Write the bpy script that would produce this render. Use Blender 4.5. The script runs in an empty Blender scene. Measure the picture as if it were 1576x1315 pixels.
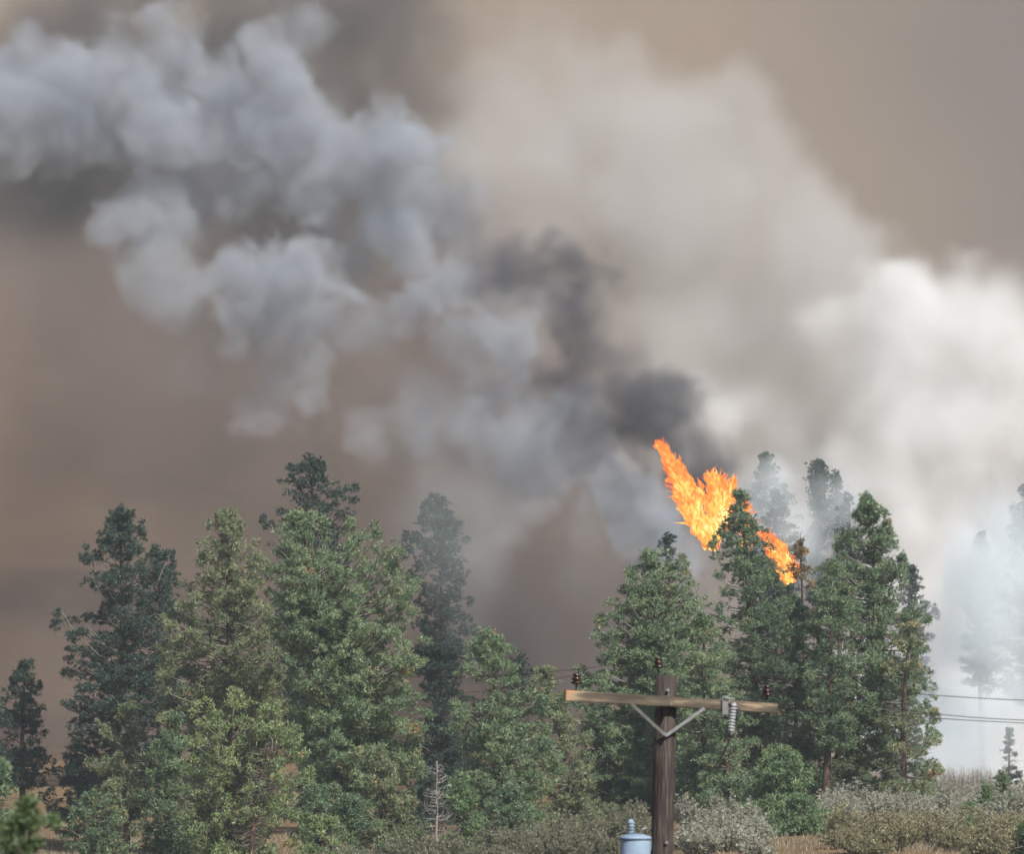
import bpy, math, random
import numpy as np
from mathutils import Vector

# ------------------------------------------------------------------ camera, world, sun, exposure
SC = bpy.context.scene
COL = SC.collection
F = 7000.0                                   # focal length in pixels of the 1576 px wide photograph
PITCH = math.atan((1130 - 657.5) / F)
cd = bpy.data.cameras.new('camera')
cam = bpy.data.objects.new('camera', cd)
COL.objects.link(cam)
SC.camera = cam
cd.sensor_width = 36
cd.lens = 36 * F / 1576
cd.clip_start, cd.clip_end = 0.5, 9000
cd.dof.use_dof = True
cd.dof.focus_distance = 280
cd.dof.aperture_fstop = 7.0
cam.rotation_euler = (math.pi / 2 + PITCH, 0, 0)

world = bpy.data.worlds.new('World')
SC.world = world
world.use_nodes = True
_bg = world.node_tree.nodes['Background']
_sky = world.node_tree.nodes.new('ShaderNodeTexSky')
_sky.sky_type = 'NISHITA'
_sky.sun_disc = False
EL, AZ = math.radians(44), math.radians(146)          # sun high, behind the camera to the right
_sky.sun_elevation = EL
_sky.sun_rotation = AZ
world.node_tree.links.new(_sky.outputs[0], _bg.inputs[0])
_bg.inputs[1].default_value = 0.088
ld = bpy.data.lights.new('sun', 'SUN')
ld.energy = 5.0
ld.angle = math.radians(0.5)
ld.color = (1, 0.95, 0.87)
sun = bpy.data.objects.new('sun', ld)
COL.objects.link(sun)
_d = Vector((math.sin(AZ) * math.cos(EL), math.cos(AZ) * math.cos(EL), math.sin(EL)))
sun.rotation_euler = _d.to_track_quat('Z', 'Y').to_euler()
SC.view_settings.view_transform = 'Standard'
SC.view_settings.look = 'None'
SC.view_settings.exposure = 0.32
SC.view_settings.gamma = 1
SC.view_settings.use_curve_mapping = False
SC.cycles.volume_bounces = 6
SC.cycles.max_bounces = 8
SC.cycles.diffuse_bounces = 3
SC.cycles.transparent_max_bounces = 24
SC.cycles.volume_step_rate = 1.3
SC.cycles.volume_max_steps = 512
SC.cycles.use_adaptive_sampling = True
SC.cycles.adaptive_threshold = 0.04
SC.cycles.use_denoising = True
SC.cycles.sample_clamp_indirect = 0

# ------------------------------------------------------------------ helpers
RNG = np.random.default_rng(11)


def P(px, py, Y):
    """Point at depth Y that the photograph shows at (px, py)."""
    xc, zc = (px - 788) / F, (657.5 - py) / F
    y = math.cos(PITCH) - zc * math.sin(PITCH)
    z = math.sin(PITCH) + zc * math.cos(PITCH)
    return np.array((xc / y * Y, Y, z / y * Y))


def tag(o, label=None, cat=None, group=None, kind=None):
    for k, v in (('label', label), ('category', cat), ('group', group), ('kind', kind)):
        if v:
            o[k] = v
    return o


def empty(name, loc):
    o = bpy.data.objects.new(name, None)
    COL.objects.link(o)
    o.location = Vector([float(v) for v in loc])
    o.empty_display_size = 0.2
    return o


def mesh_obj(name, verts, faces, mat, parent=None, attrs=None, smooth=False, tri=False):
    me = bpy.data.meshes.new(name)
    if tri:
        v = np.ascontiguousarray(verts, dtype=np.float32)
        f = np.ascontiguousarray(faces, dtype=np.int32)
        me.vertices.add(len(v)); me.vertices.foreach_set('co', v.ravel())
        me.loops.add(f.size); me.loops.foreach_set('vertex_index', f.ravel())
        me.polygons.add(len(f))
        me.polygons.foreach_set('loop_start', np.arange(0, f.size, f.shape[1], dtype=np.int32))
        me.update(calc_edges=True)
    else:
        me.from_pydata([tuple(map(float, v)) for v in verts], [], [tuple(map(int, f)) for f in faces])
    for k, a in (attrs or {}).items():
        at = me.attributes.new(k, 'FLOAT', 'POINT')
        at.data.foreach_set('value', np.ascontiguousarray(a, dtype=np.float32))
    if smooth:
        me.polygons.foreach_set('use_smooth', [True] * len(me.polygons))
    me.materials.append(mat)
    o = bpy.data.objects.new(name, me)
    COL.objects.link(o)
    if parent is not None:
        o.parent = parent
    return o


class MB:
    """Collects simple solids and links them as one mesh."""
    def __init__(s): s.v, s.f = [], []

    def tube(s, pts, rad, n=8, caps=True):
        pts = [Vector([float(c) for c in p]) for p in pts]
        b = len(s.v)
        for i, p in enumerate(pts):
            t = (pts[min(i + 1, len(pts) - 1)] - pts[max(i - 1, 0)]).normalized()
            a = t.cross(Vector((0, 0, 1)) if abs(t.z) < .9 else Vector((1, 0, 0))).normalized()
            c = t.cross(a)
            for k in range(n):
                w = 2 * math.pi * k / n
                s.v.append(p + (a * math.cos(w) + c * math.sin(w)) * rad[i])
        for i in range(len(pts) - 1):
            for k in range(n):
                k2 = (k + 1) % n
                s.f.append((b + i * n + k, b + i * n + k2, b + (i + 1) * n + k2, b + (i + 1) * n + k))
        if caps:
            s.f.append(tuple(b + k for k in range(n))[::-1])
            s.f.append(tuple(b + (len(pts) - 1) * n + k for k in range(n)))
        return s

    def lathe(s, o, axis, prof, n=20):
        """prof: (distance along axis, radius)"""
        o, ax = Vector(o), Vector(axis).normalized()
        return s.tube([o + ax * (d + i * 1e-5) for i, (d, r) in enumerate(prof)], [max(r, 1e-4) for d, r in prof], n)

    def box(s, c, x, y, z, bev=0.0):
        """c centre; x, y, z half-extent vectors"""
        c, x, y, z = Vector(c), Vector(x), Vector(y), Vector(z)
        b = len(s.v)
        for i in (-1, 1):
            for j in (-1, 1):
                for k in (-1, 1):
                    s.v.append(c + x * i + y * j + z * k)
        for f in ((0, 1, 3, 2), (4, 6, 7, 5), (0, 4, 5, 1), (2, 3, 7, 6), (0, 2, 6, 4), (1, 5, 7, 3)):
            s.f.append(tuple(b + q for q in f))
        return s

    def build(s, name, mat, parent=None, smooth=False, bevel=0):
        o = mesh_obj(name, s.v, s.f, mat, parent, smooth=smooth)
        if bevel:
            m = o.modifiers.new('bevel', 'BEVEL'); m.width = bevel; m.segments = 2
        return o


def new_mat(name):
    m = bpy.data.materials.new(name)
    m.use_nodes = True
    t = m.node_tree
    return m, t, t.nodes['Principled BSDF'], t.nodes['Material Output']


def ramp(t, fac, stops, interp='LINEAR'):
    r = t.nodes.new('ShaderNodeValToRGB')
    e = r.color_ramp.elements
    while len(e) < len(stops):
        e.new(0.5)
    for q, (p, c) in zip(e, stops):
        q.position = p
        q.color = (*c, 1)
    r.color_ramp.interpolation = interp
    t.links.new(fac, r.inputs[0])
    return r.outputs[0]


def noise(t, scale, detail=4, vec=None, rough=0.55, stretch=None):
    n = t.nodes.new('ShaderNodeTexNoise')
    n.inputs['Scale'].default_value = scale
    n.inputs['Detail'].default_value = detail
    n.inputs['Roughness'].default_value = rough
    c = t.nodes.new('ShaderNodeTexCoord')
    v = c.outputs['Object']
    if stretch:
        mp = t.nodes.new('ShaderNodeMapping')
        mp.inputs['Scale'].default_value = stretch
        t.links.new(v, mp.inputs[0]); v = mp.outputs[0]
    t.links.new(v, n.inputs['Vector'])
    return n.outputs['Fac']


def simple_mat(name, stops, scale, rough=0.7, metal=0.0, bump=0.0, stretch=None, detail=5, spec=0.4):
    m, t, b, o = new_mat(name)
    f = noise(t, scale, detail, stretch=stretch)
    t.links.new(ramp(t, f, stops), b.inputs['Base Color'])
    b.inputs['Roughness'].default_value = rough
    b.inputs['Metallic'].default_value = metal
    b.inputs['Specular IOR Level'].default_value = spec
    if bump:
        bp = t.nodes.new('ShaderNodeBump')
        bp.inputs['Strength'].default_value = 1
        bp.inputs['Distance'].default_value = bump
        t.links.new(f, bp.inputs['Height']); t.links.new(bp.outputs[0], b.inputs['Normal'])
    return m


def leaf_mat(name, stops, transl=0.25, rough=0.5):
    """needle or leaf colour read from the 'tone' attribute of each tuft"""
    m, t, b, o = new_mat(name)
    a = t.nodes.new('ShaderNodeAttribute'); a.attribute_name = 'tone'
    c = ramp(t, a.outputs['Fac'], stops)
    t.links.new(c, b.inputs['Base Color'])
    b.inputs['Roughness'].default_value = rough
    b.inputs['Specular IOR Level'].default_value = 0.5
    tr = t.nodes.new('ShaderNodeBsdfTranslucent'); t.links.new(c, tr.inputs[0])
    mx = t.nodes.new('ShaderNodeMixShader'); mx.inputs[0].default_value = transl
    t.links.new(b.outputs[0], mx.inputs[1]); t.links.new(tr.outputs[0], mx.inputs[2])
    t.links.new(mx.outputs[0], o.inputs['Surface'])
    return m


def volmat(name, col, dens, g=0.0):
    m = bpy.data.materials.new(name)
    m.use_nodes = True
    t = m.node_tree
    t.nodes.clear()
    o = t.nodes.new('ShaderNodeOutputMaterial'); p = t.nodes.new('ShaderNodeVolumePrincipled')
    p.inputs['Color'].default_value = (*col, 1)
    p.inputs['Density'].default_value = dens
    p.inputs['Anisotropy'].default_value = g
    t.links.new(p.outputs[0], o.inputs['Volume'])
    return m


# ------------------------------------------------------------------ terrain
def sstep(a, b, x):
    t = np.clip((np.asarray(x, float) - a) / (b - a), 0, 1)
    return t * t * (3 - 2 * t)


def ground(x, y):
    x = np.asarray(x, float); y = np.asarray(y, float)
    z = np.interp(y, [-20, 0, 45, 120, 200, 300, 400, 520, 1500], [-1.7, -1.7, -8.6, -8.6, -5.35, -5.0, -4.2, -3, 4])
    left = sstep(8, -14, x) * sstep(120, 210, y)
    z = z - left * 2.6 * sstep(420, 330, y)
    hill = sstep(150, -160, x) * np.clip((y - 400), 0, 1100) * 0.115 * sstep(380, 700, y)
    z = z + hill
    z = z + 0.25 * np.sin(x * .21 + y * .07) * np.cos(y * .11 - x * .05) * sstep(100, 180, y)
    return z


xs = np.concatenate([np.linspace(-480, -90, 50), np.linspace(-88, 88, 130), np.linspace(90, 480, 50)])
ys = np.concatenate([np.linspace(-12, 170, 50), np.linspace(172, 460, 180), np.linspace(465, 1400, 130)])
gx, gy = np.meshgrid(xs, ys, indexing='ij')
gv = np.stack([gx, gy, ground(gx, gy)], -1).reshape(-1, 3)
ii, jj = np.meshgrid(np.arange(len(xs) - 1), np.arange(len(ys) - 1), indexing='ij')
b0 = (ii * len(ys) + jj).ravel()
gf = np.stack([b0, b0 + len(ys), b0 + len(ys) + 1, b0 + 1], 1)
m_ground, t, b, o = new_mat('dry_grass_ground')
n1 = noise(t, 0.03, 7, rough=0.6, stretch=(1, .45, 1))
n2 = noise(t, 1.6, 5)
c1 = ramp(t, n1, [(0.36, (0.12, 0.08, 0.052)), (0.40, (0.17, 0.115, 0.07)), (0.68, (0.22, 0.15, 0.088))])
c2 = ramp(t, n2, [(0.3, (0.6, 0.6, 0.55)), (0.7, (1.1, 1.08, 1.0))])
mx = t.nodes.new('ShaderNodeMix'); mx.data_type = 'RGBA'; mx.blend_type = 'MULTIPLY'; mx.inputs[0].default_value = 1
t.links.new(c1, mx.inputs[6]); t.links.new(c2, mx.inputs[7]); t.links.new(mx.outputs[2], b.inputs['Base Color'])
b.inputs['Roughness'].default_value = 0.95
b.inputs['Specular IOR Level'].default_value = 0.1
bp = t.nodes.new('ShaderNodeBump'); bp.inputs['Distance'].default_value = 0.15
t.links.new(n2, bp.inputs['Height']); t.links.new(bp.outputs[0], b.inputs['Normal'])
tag(mesh_obj('ground', gv, gf, m_ground, smooth=True, tri=True), kind='structure')

# ------------------------------------------------------------------ smoke-filled sky far behind
m_sky, t, b, o = new_mat('smoke_filled_sky')
n = noise(t, 0.0035, 5, rough=0.5)
t.links.new(ramp(t, n, [(0.35, (0.20, 0.152, 0.124)), (0.62, (0.305, 0.22, 0.15))]), b.inputs['Base Color'])
b.inputs['Roughness'].default_value = 1
b.inputs['Specular IOR Level'].default_value = 0
R = 1900
na, ne = 60, 24
sv, sf = [], []
for i in range(na + 1):
    az = math.radians(-75 + 150 * i / na)
    for j in range(ne + 1):
        e = math.radians(-6 + 44 * j / ne)
        sv.append((R * math.sin(az) * math.cos(e), R * math.cos(az) * math.cos(e), R * math.sin(e)))
for i in range(na):
    for j in range(ne):
        q = i * (ne + 1) + j
        sf.append((q, q + 1, q + ne + 2, q + ne + 1))
tag(mesh_obj('sky', sv, sf, m_sky, smooth=True), kind='structure')

# ------------------------------------------------------------------ power pole
YP = 52.0
UP = P(1026, 1037, YP)
m_wood = simple_mat('weathered_pole_wood', [(0.34, (0.018, 0.014, 0.012)), (0.52, (0.046, 0.036, 0.031)), (0.68, (0.115, 0.093, 0.08))], 9, rough=0.85, bump=0.01, stretch=(6, 6, 0.35))
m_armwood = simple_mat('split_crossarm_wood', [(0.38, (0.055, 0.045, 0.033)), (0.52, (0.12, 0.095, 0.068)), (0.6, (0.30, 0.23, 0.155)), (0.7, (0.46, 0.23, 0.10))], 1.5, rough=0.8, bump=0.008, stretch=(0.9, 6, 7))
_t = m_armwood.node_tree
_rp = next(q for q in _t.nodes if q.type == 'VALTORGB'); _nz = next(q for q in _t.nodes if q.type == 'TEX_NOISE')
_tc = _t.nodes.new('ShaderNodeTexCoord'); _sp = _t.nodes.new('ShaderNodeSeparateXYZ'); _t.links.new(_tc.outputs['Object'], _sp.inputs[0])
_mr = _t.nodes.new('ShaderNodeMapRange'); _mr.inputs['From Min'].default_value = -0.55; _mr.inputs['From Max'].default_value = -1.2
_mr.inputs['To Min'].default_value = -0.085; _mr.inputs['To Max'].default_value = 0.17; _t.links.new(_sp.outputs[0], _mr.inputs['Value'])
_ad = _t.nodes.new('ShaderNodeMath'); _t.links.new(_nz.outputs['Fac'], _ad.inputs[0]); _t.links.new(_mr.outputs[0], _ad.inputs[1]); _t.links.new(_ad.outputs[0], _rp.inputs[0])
m_galv = simple_mat('galvanised_steel', [(0.3, (0.16, 0.16, 0.165)), (0.7, (0.34, 0.345, 0.35))], 9, rough=0.5, metal=0.6)
m_dkmet = simple_mat('dark_iron', [(0.3, (0.03, 0.03, 0.035)), (0.7, (0.07, 0.065, 0.06))], 20, rough=0.5, metal=0.4)
m_porc = simple_mat('brown_porcelain', [(0.3, (0.018, 0.009, 0.008)), (0.7, (0.035, 0.014, 0.012))], 6, rough=0.2, spec=0.6)
m_white = simple_mat('pale_polymer', [(0.3, (0.30, 0.33, 0.37)), (0.7, (0.48, 0.5, 0.53))], 20, rough=0.35)
m_tank = simple_mat('pale_blue_tank_paint', [(0.3, (0.13, 0.17, 0.21)), (0.42, (0.21, 0.29, 0.39)), (0.7, (0.27, 0.36, 0.47))], 5, rough=0.6, bump=.004)
m_cable = simple_mat('black_cable', [(0.3, (0.02, 0.02, 0.022)), (0.7, (0.04, 0.04, 0.042))], 20, rough=0.5)
pole = empty('utility_pole', (UP[0], YP, float(ground(UP[0], YP))))
tag(pole, 'weathered wooden utility pole with a slanting crossarm in front of the pines', 'utility pole')


def onto(o, parent):
    """child keeps its place in the world"""
    o.parent = parent
    o.location = o.location - parent.location
    return o


base = P(1018.5, 1315, YP); tp = P(1026, 1040, YP)
ax = tp - base
zb = float(ground(UP[0], YP)) - 0.3
foot = base + ax * ((zb - base[2]) / ax[2])
pts = [foot + (tp - foot) * k / 8 for k in range(9)]
onto(MB().tube(pts, [0.165 - 0.045 * k / 8 for k in range(9)], 28).build('pole_shaft', m_wood, smooth=True), pole)
YA = YP - 0.20
aL, aR = P(869, 1071, YA - .33), P(1195, 1091, YA + .39)
ac, ah = (aL + aR) / 2, (aR - aL) / 2
ud = np.array(Vector(ah).normalized())
dn = np.array((-ud[1], ud[0], 0.0)); dn /= np.linalg.norm(dn)
upv = np.cross(ud, dn)
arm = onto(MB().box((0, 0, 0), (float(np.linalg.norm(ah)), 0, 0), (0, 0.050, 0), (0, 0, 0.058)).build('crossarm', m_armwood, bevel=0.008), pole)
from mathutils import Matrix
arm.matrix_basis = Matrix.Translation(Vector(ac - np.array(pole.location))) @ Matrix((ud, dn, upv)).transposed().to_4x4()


def onarm(px):
    k = (px - 869) / (1195 - 869)
    return aL + (aR - aL) * k


# two flat braces meeting on the pole
vb = P(1025, 1133, YP - 0.16)
for px in (971, 1083):
    q = onarm(px) - upv * 0.05 + dn * 0.0 - np.array((0, 0.07, 0))
    d = vb - q; L_ = np.linalg.norm(d); d /= L_
    s_ = np.cross(d, (0, 1, 0)); s_ /= np.linalg.norm(s_)
    w_ = np.cross(d, s_)
    onto(MB().box((q + vb) / 2, d * L_ / 2, s_ * 0.018, w_ * (0.004 + .002 * (px < 1000))).build('brace', m_galv), pole)


def insulator(p, h=0.115, tilt=(0, 0, 1)):
    m = MB()
    p = Vector(p)
    o_ = m.lathe(p, tilt, [(0, .03), (.012, .062), (.03, .066), (.036, .045), (.05, .038), (.058, .058), (.075, .052), (.08, .036), (.092, .03), (.098, .046), (.118, .043), (.125, .03), (.13, .0)], 20)
    i = onto(o_.build('insulator', m_porc, smooth=True), pole)
    pin = onto(MB().tube([p - Vector(tilt) * h, p + Vector(tilt) * 0.02], [0.011, 0.011], 8).build('insulator_pin', m_dkmet), pole)
    pin.parent = i; pin.location = (0, 0, 0)
    return p + Vector(tilt) * 0.108


tops = []
for px in (886, 1179):
    q = onarm(px) + upv * 0.13
    q[1] = onarm(px)[1]
    tops.append(insulator(q, 0.075))
pt = P(1013, 1032, YP)
tops.insert(1, insulator(pt + np.array((0, 0, 0.02)), 0.14))
# bolts
for px, py in ((1028, 1063), (1033, 1084), (1025, 1132), (1026, 1298)):
    c = P(px, py, YP - (0.29 if py == 1084 else 0.17 if py == 1132 else .13))
    onto(MB().lathe(c, (0, 1, 0), [(-.03, .0), (-.03, .018), (.0, .02), (.03, .02)], 6).build('bolt', m_galv), pole)
# cutout on its bracket
cb = onarm(1112) - dn * 0.075
onto(MB().box(cb + np.array((0, 0, -0.005)), (0.035, 0, 0), (0, 0.012, 0), (0, 0, 0.105)).box(cb + np.array((0.05, -.02, 0.075)), (0.06, 0, -.008), (0, 0.012, 0), (0, 0, 0.012)).build('cutout_bracket', m_galv, bevel=.003), pole)
c0, c1 = P(1130, 1082, YP - .36), P(1125, 1129, YP - .36)
dd = c1 - c0; L_ = np.linalg.norm(dd)
prof = [(0, 0), (0, .02)]
for k in range(9):
    a_ = 0.02 + (L_ - .03) * k / 9
    prof += [(a_, .020), (a_ + .010, .038), (a_ + .016, .038), (a_ + .022, .020)]
prof += [(L_, .02), (L_ + .001, 0)]
cut = onto(MB().lathe(c0, dd, prof, 18).build('ribbed_cutout', m_white, smooth=False), pole)
f_ = onto(MB().lathe(c1, dd, [(-.005, 0), (-.005, .03), (.02, .038), (.045, .03), (.06, .0)], 12).build('end_cap', m_dkmet), pole)
f_.parent = cut; f_.location = (0, 0, 0)
f_ = onto(MB().tube([P(1124, 1084, YP - .34), P(1136, 1092, YP - .33), P(1135, 1106, YP - .34), P(1128, 1112, YP - .34)], [.02, .026, .022, .012], 10).build('fuse_holder', m_dkmet), pole)
f_.parent = cut; f_.location = (0, 0, 0)
ja, jb = P(1124, 1136, YP - .36), P(1037, 1231, YP - .1)
jp = []
for k in range(15):
    u = k / 14
    q = ja + (jb - ja) * u + np.array((0.10 * math.sin(math.pi * u) * (1 - .3 * u), 0, -0.05 * math.sin(math.pi * u)))
    jp.append(q)
onto(MB().tube(jp, [0.008] * 15, 6).build('jumper_cable', m_cable), pole)

# transformer bolted to the left of the pole
tc = P(978, 1290, YP - 0.05)
tr_ = empty('transformer', (tc[0], tc[1], tc[2] - 0.9))
tag(tr_, 'pale blue transformer tank with ribbed bushing mounted beside the wooden pole', 'transformer')
onto(MB().lathe(tc + np.array((0, 0, -0.9)), (0, 0, 1), [(0, 0), (0, .15), (.02, .17), (.3, .172), (.86, .172), (.88, .166)], 32).build('tank', m_tank, smooth=True), tr_)
lid = onto(MB().lathe(tc + np.array((0, 0, -0.02)), (0, 0, 1), [(0, .184), (.025, .184), (.035, .16), (.06, .09), (.07, .0)], 32).build('lid', m_tank, smooth=True), tr_)
bp_ = P(971, 1285, YP - 0.07)
prof = [(0, .034)]
for k in range(4):
    prof += [(.01 + k * .036, .030), (.022 + k * .036, .050), (.034 + k * .036, .034)]
prof += [(.165, .02), (.175, .0)]
onto(MB().lathe(bp_, (0, 0, 1), prof, 16).build('bushing', m_tank, smooth=True), tr_)
onto(MB().tube([P(985, 1284, YP - .1), P(988, 1278, YP - .1), P(994, 1275, YP - .06), P(999, 1279, YP - .02)], [.012] * 4, 6).build('lifting_lug', m_galv), tr_)
onto(MB().box(P(998, 1300, YP + .0), (.06, 0, 0), (0, .05, 0), (0, 0, .07)).build('hanger_bracket', m_galv, bevel=.004), tr_)

# conductors
for i, (tpv, rx, ry, lx, ly, nm) in enumerate(((tops[0], 1700, 1118, 560, 1068, 'power line tied to the left insulator of the crossarm'),
                                              (tops[1], 1700, 1082, 560, 1040, 'power line tied to the insulator on top of the pole'),
                                              (tops[2], 1700, 1111, 560, 1085, 'power line tied to the right insulator of the crossarm'))):
    A, B_, C_ = P(lx, ly, 62), np.array(tpv), P(rx, ry, 60)
    pts = []
    for u in np.linspace(0, 1, 14):
        pts.append(A + (B_ - A) * u - np.array((0, 0, 0.10 * math.sin(math.pi * u))))
    for u in np.linspace(0, 1, 20)[1:]:
        pts.append(B_ + (C_ - B_) * u - np.array((0, 0, 0.12 * math.sin(math.pi * u))))
    tag(MB().tube(pts, [0.0032 + 0.0022 * sstep(12, 18, k) for k in range(len(pts))], 6, caps=False).build('power_line', m_cable), nm, 'power line', 'conductors of the utility pole')

# ------------------------------------------------------------------ pines
BASE_STOPS = {
    # needle colours: deep green, green, pale green tips, then rusty dead tufts
    'green': [(0.0, (0.075, 0.123, 0.071)), (0.45, (0.132, 0.202, 0.109)), (0.85, (0.249, 0.321, 0.166)), (0.93, (0.365, 0.300, 0.153)), (1.0, (0.500, 0.300, 0.140))],
    'olive': [(0.0, (0.084, 0.121, 0.070)), (0.45, (0.164, 0.206, 0.109)), (0.85, (0.311, 0.336, 0.172)), (0.93, (0.408, 0.314, 0.153)), (1.0, (0.545, 0.314, 0.140))],
    'fresh': [(0.0, (0.083, 0.131, 0.060)), (0.45, (0.160, 0.221, 0.099)), (0.85, (0.284, 0.352, 0.158)), (0.93, (0.402, 0.352, 0.174)), (1.0, (0.472, 0.307, 0.153))],
    'blue': [(0.0, (0.031, 0.055, 0.046)), (0.45, (0.048, 0.082, 0.060)), (0.85, (0.090, 0.126, 0.079)), (0.93, (0.144, 0.132, 0.084)), (1.0, (0.240, 0.156, 0.096))],  # dark bluish set: on the left pine it paints in the smoke's shade
    'singed': [(0.0, (0.083, 0.078, 0.051)), (0.45, (0.166, 0.129, 0.071)), (0.85, (0.303, 0.206, 0.097)), (1.0, (0.545, 0.300, 0.115))],
    'juniper': [(0.0, (0.078, 0.141, 0.075)), (0.5, (0.148, 0.228, 0.110)), (0.9, (0.257, 0.342, 0.159)), (1.0, (0.365, 0.342, 0.166))],
}
LEAF = {k: leaf_mat(k + '_needles', v) for k, v in BASE_STOPS.items()}
m_bark = simple_mat('pine_bark', [(0.3, (0.03, 0.021, 0.017)), (0.5, (0.075, 0.05, 0.036)), (0.7, (0.15, 0.095, 0.066))], 4, rough=0.95, bump=0.03, stretch=(1.6, 1.6, .5), spec=.1)
m_twig = simple_mat('grey_twig', [(0.3, (0.10, 0.085, 0.072)), (0.7, (0.24, 0.21, 0.18))], 3, rough=0.95, spec=.1)


def needles(c, r, tone, per, rng, length=0.24, width=0.036, up=0.6):
    """tufts: centres c (n,3), radii r (n,), tone (n,) -> triangles radiating from every tuft's twig"""
    n = len(c)
    d = rng.normal(size=(n, per, 3)); d[..., 2] += up
    d /= np.linalg.norm(d, axis=-1, keepdims=True)
    s = rng.normal(size=(n, per, 3))
    s -= d * np.sum(s * d, -1, keepdims=True)
    s /= np.linalg.norm(s, axis=-1, keepdims=True)
    st = c[:, None] + d * (r[:, None, None] * rng.uniform(0.05, 0.45, (n, per, 1)))
    L = r[:, None, None] * rng.uniform(.6, 1.0, (n, per, 1))
    w = width * rng.uniform(.7, 1.3, (n, per, 1)) * (r[:, None, None] / .28)
    v = np.stack([st - s * w, st + s * w, st + d * L], 2).reshape(-1, 3)
    f = np.arange(len(v)).reshape(-1, 3)
    tn = np.clip(tone[:, None] + rng.uniform(-.07, .07, (n, per)), 0, 1)
    return v, f, np.repeat(tn.ravel(), 3)


def branch_tubes(segs, rads, n=3):
    """many thin tapered prisms, each from a to b"""
    a, b_ = segs[:, 0], segs[:, 1]
    t = b_ - a; t /= np.linalg.norm(t, axis=1, keepdims=True) + 1e-9
    h = np.where(np.abs(t[:, 2:3]) < .9, np.array([[0, 0, 1.0]]), np.array([[1.0, 0, 0]]))
    p = np.cross(t, h); p /= np.linalg.norm(p, axis=1, keepdims=True); q = np.cross(t, p)
    ring = []
    for end, rr in ((a, rads[:, 0:1]), (b_, rads[:, 1:2])):
        for k in range(n):
            w = 2 * math.pi * k / n
            ring.append(end + (p * math.cos(w) + q * math.sin(w)) * rr)
    v = np.stack(ring, 1).reshape(-1, 3)
    o_ = np.arange(len(a))[:, None] * 2 * n
    f = []
    for k in range(n):
        k2 = (k + 1) % n
        f.append(np.concatenate([o_ + k, o_ + k2, o_ + n + k2, o_ + n + k], 1))
    return v, np.stack(f, 1).reshape(-1, 4)


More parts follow.
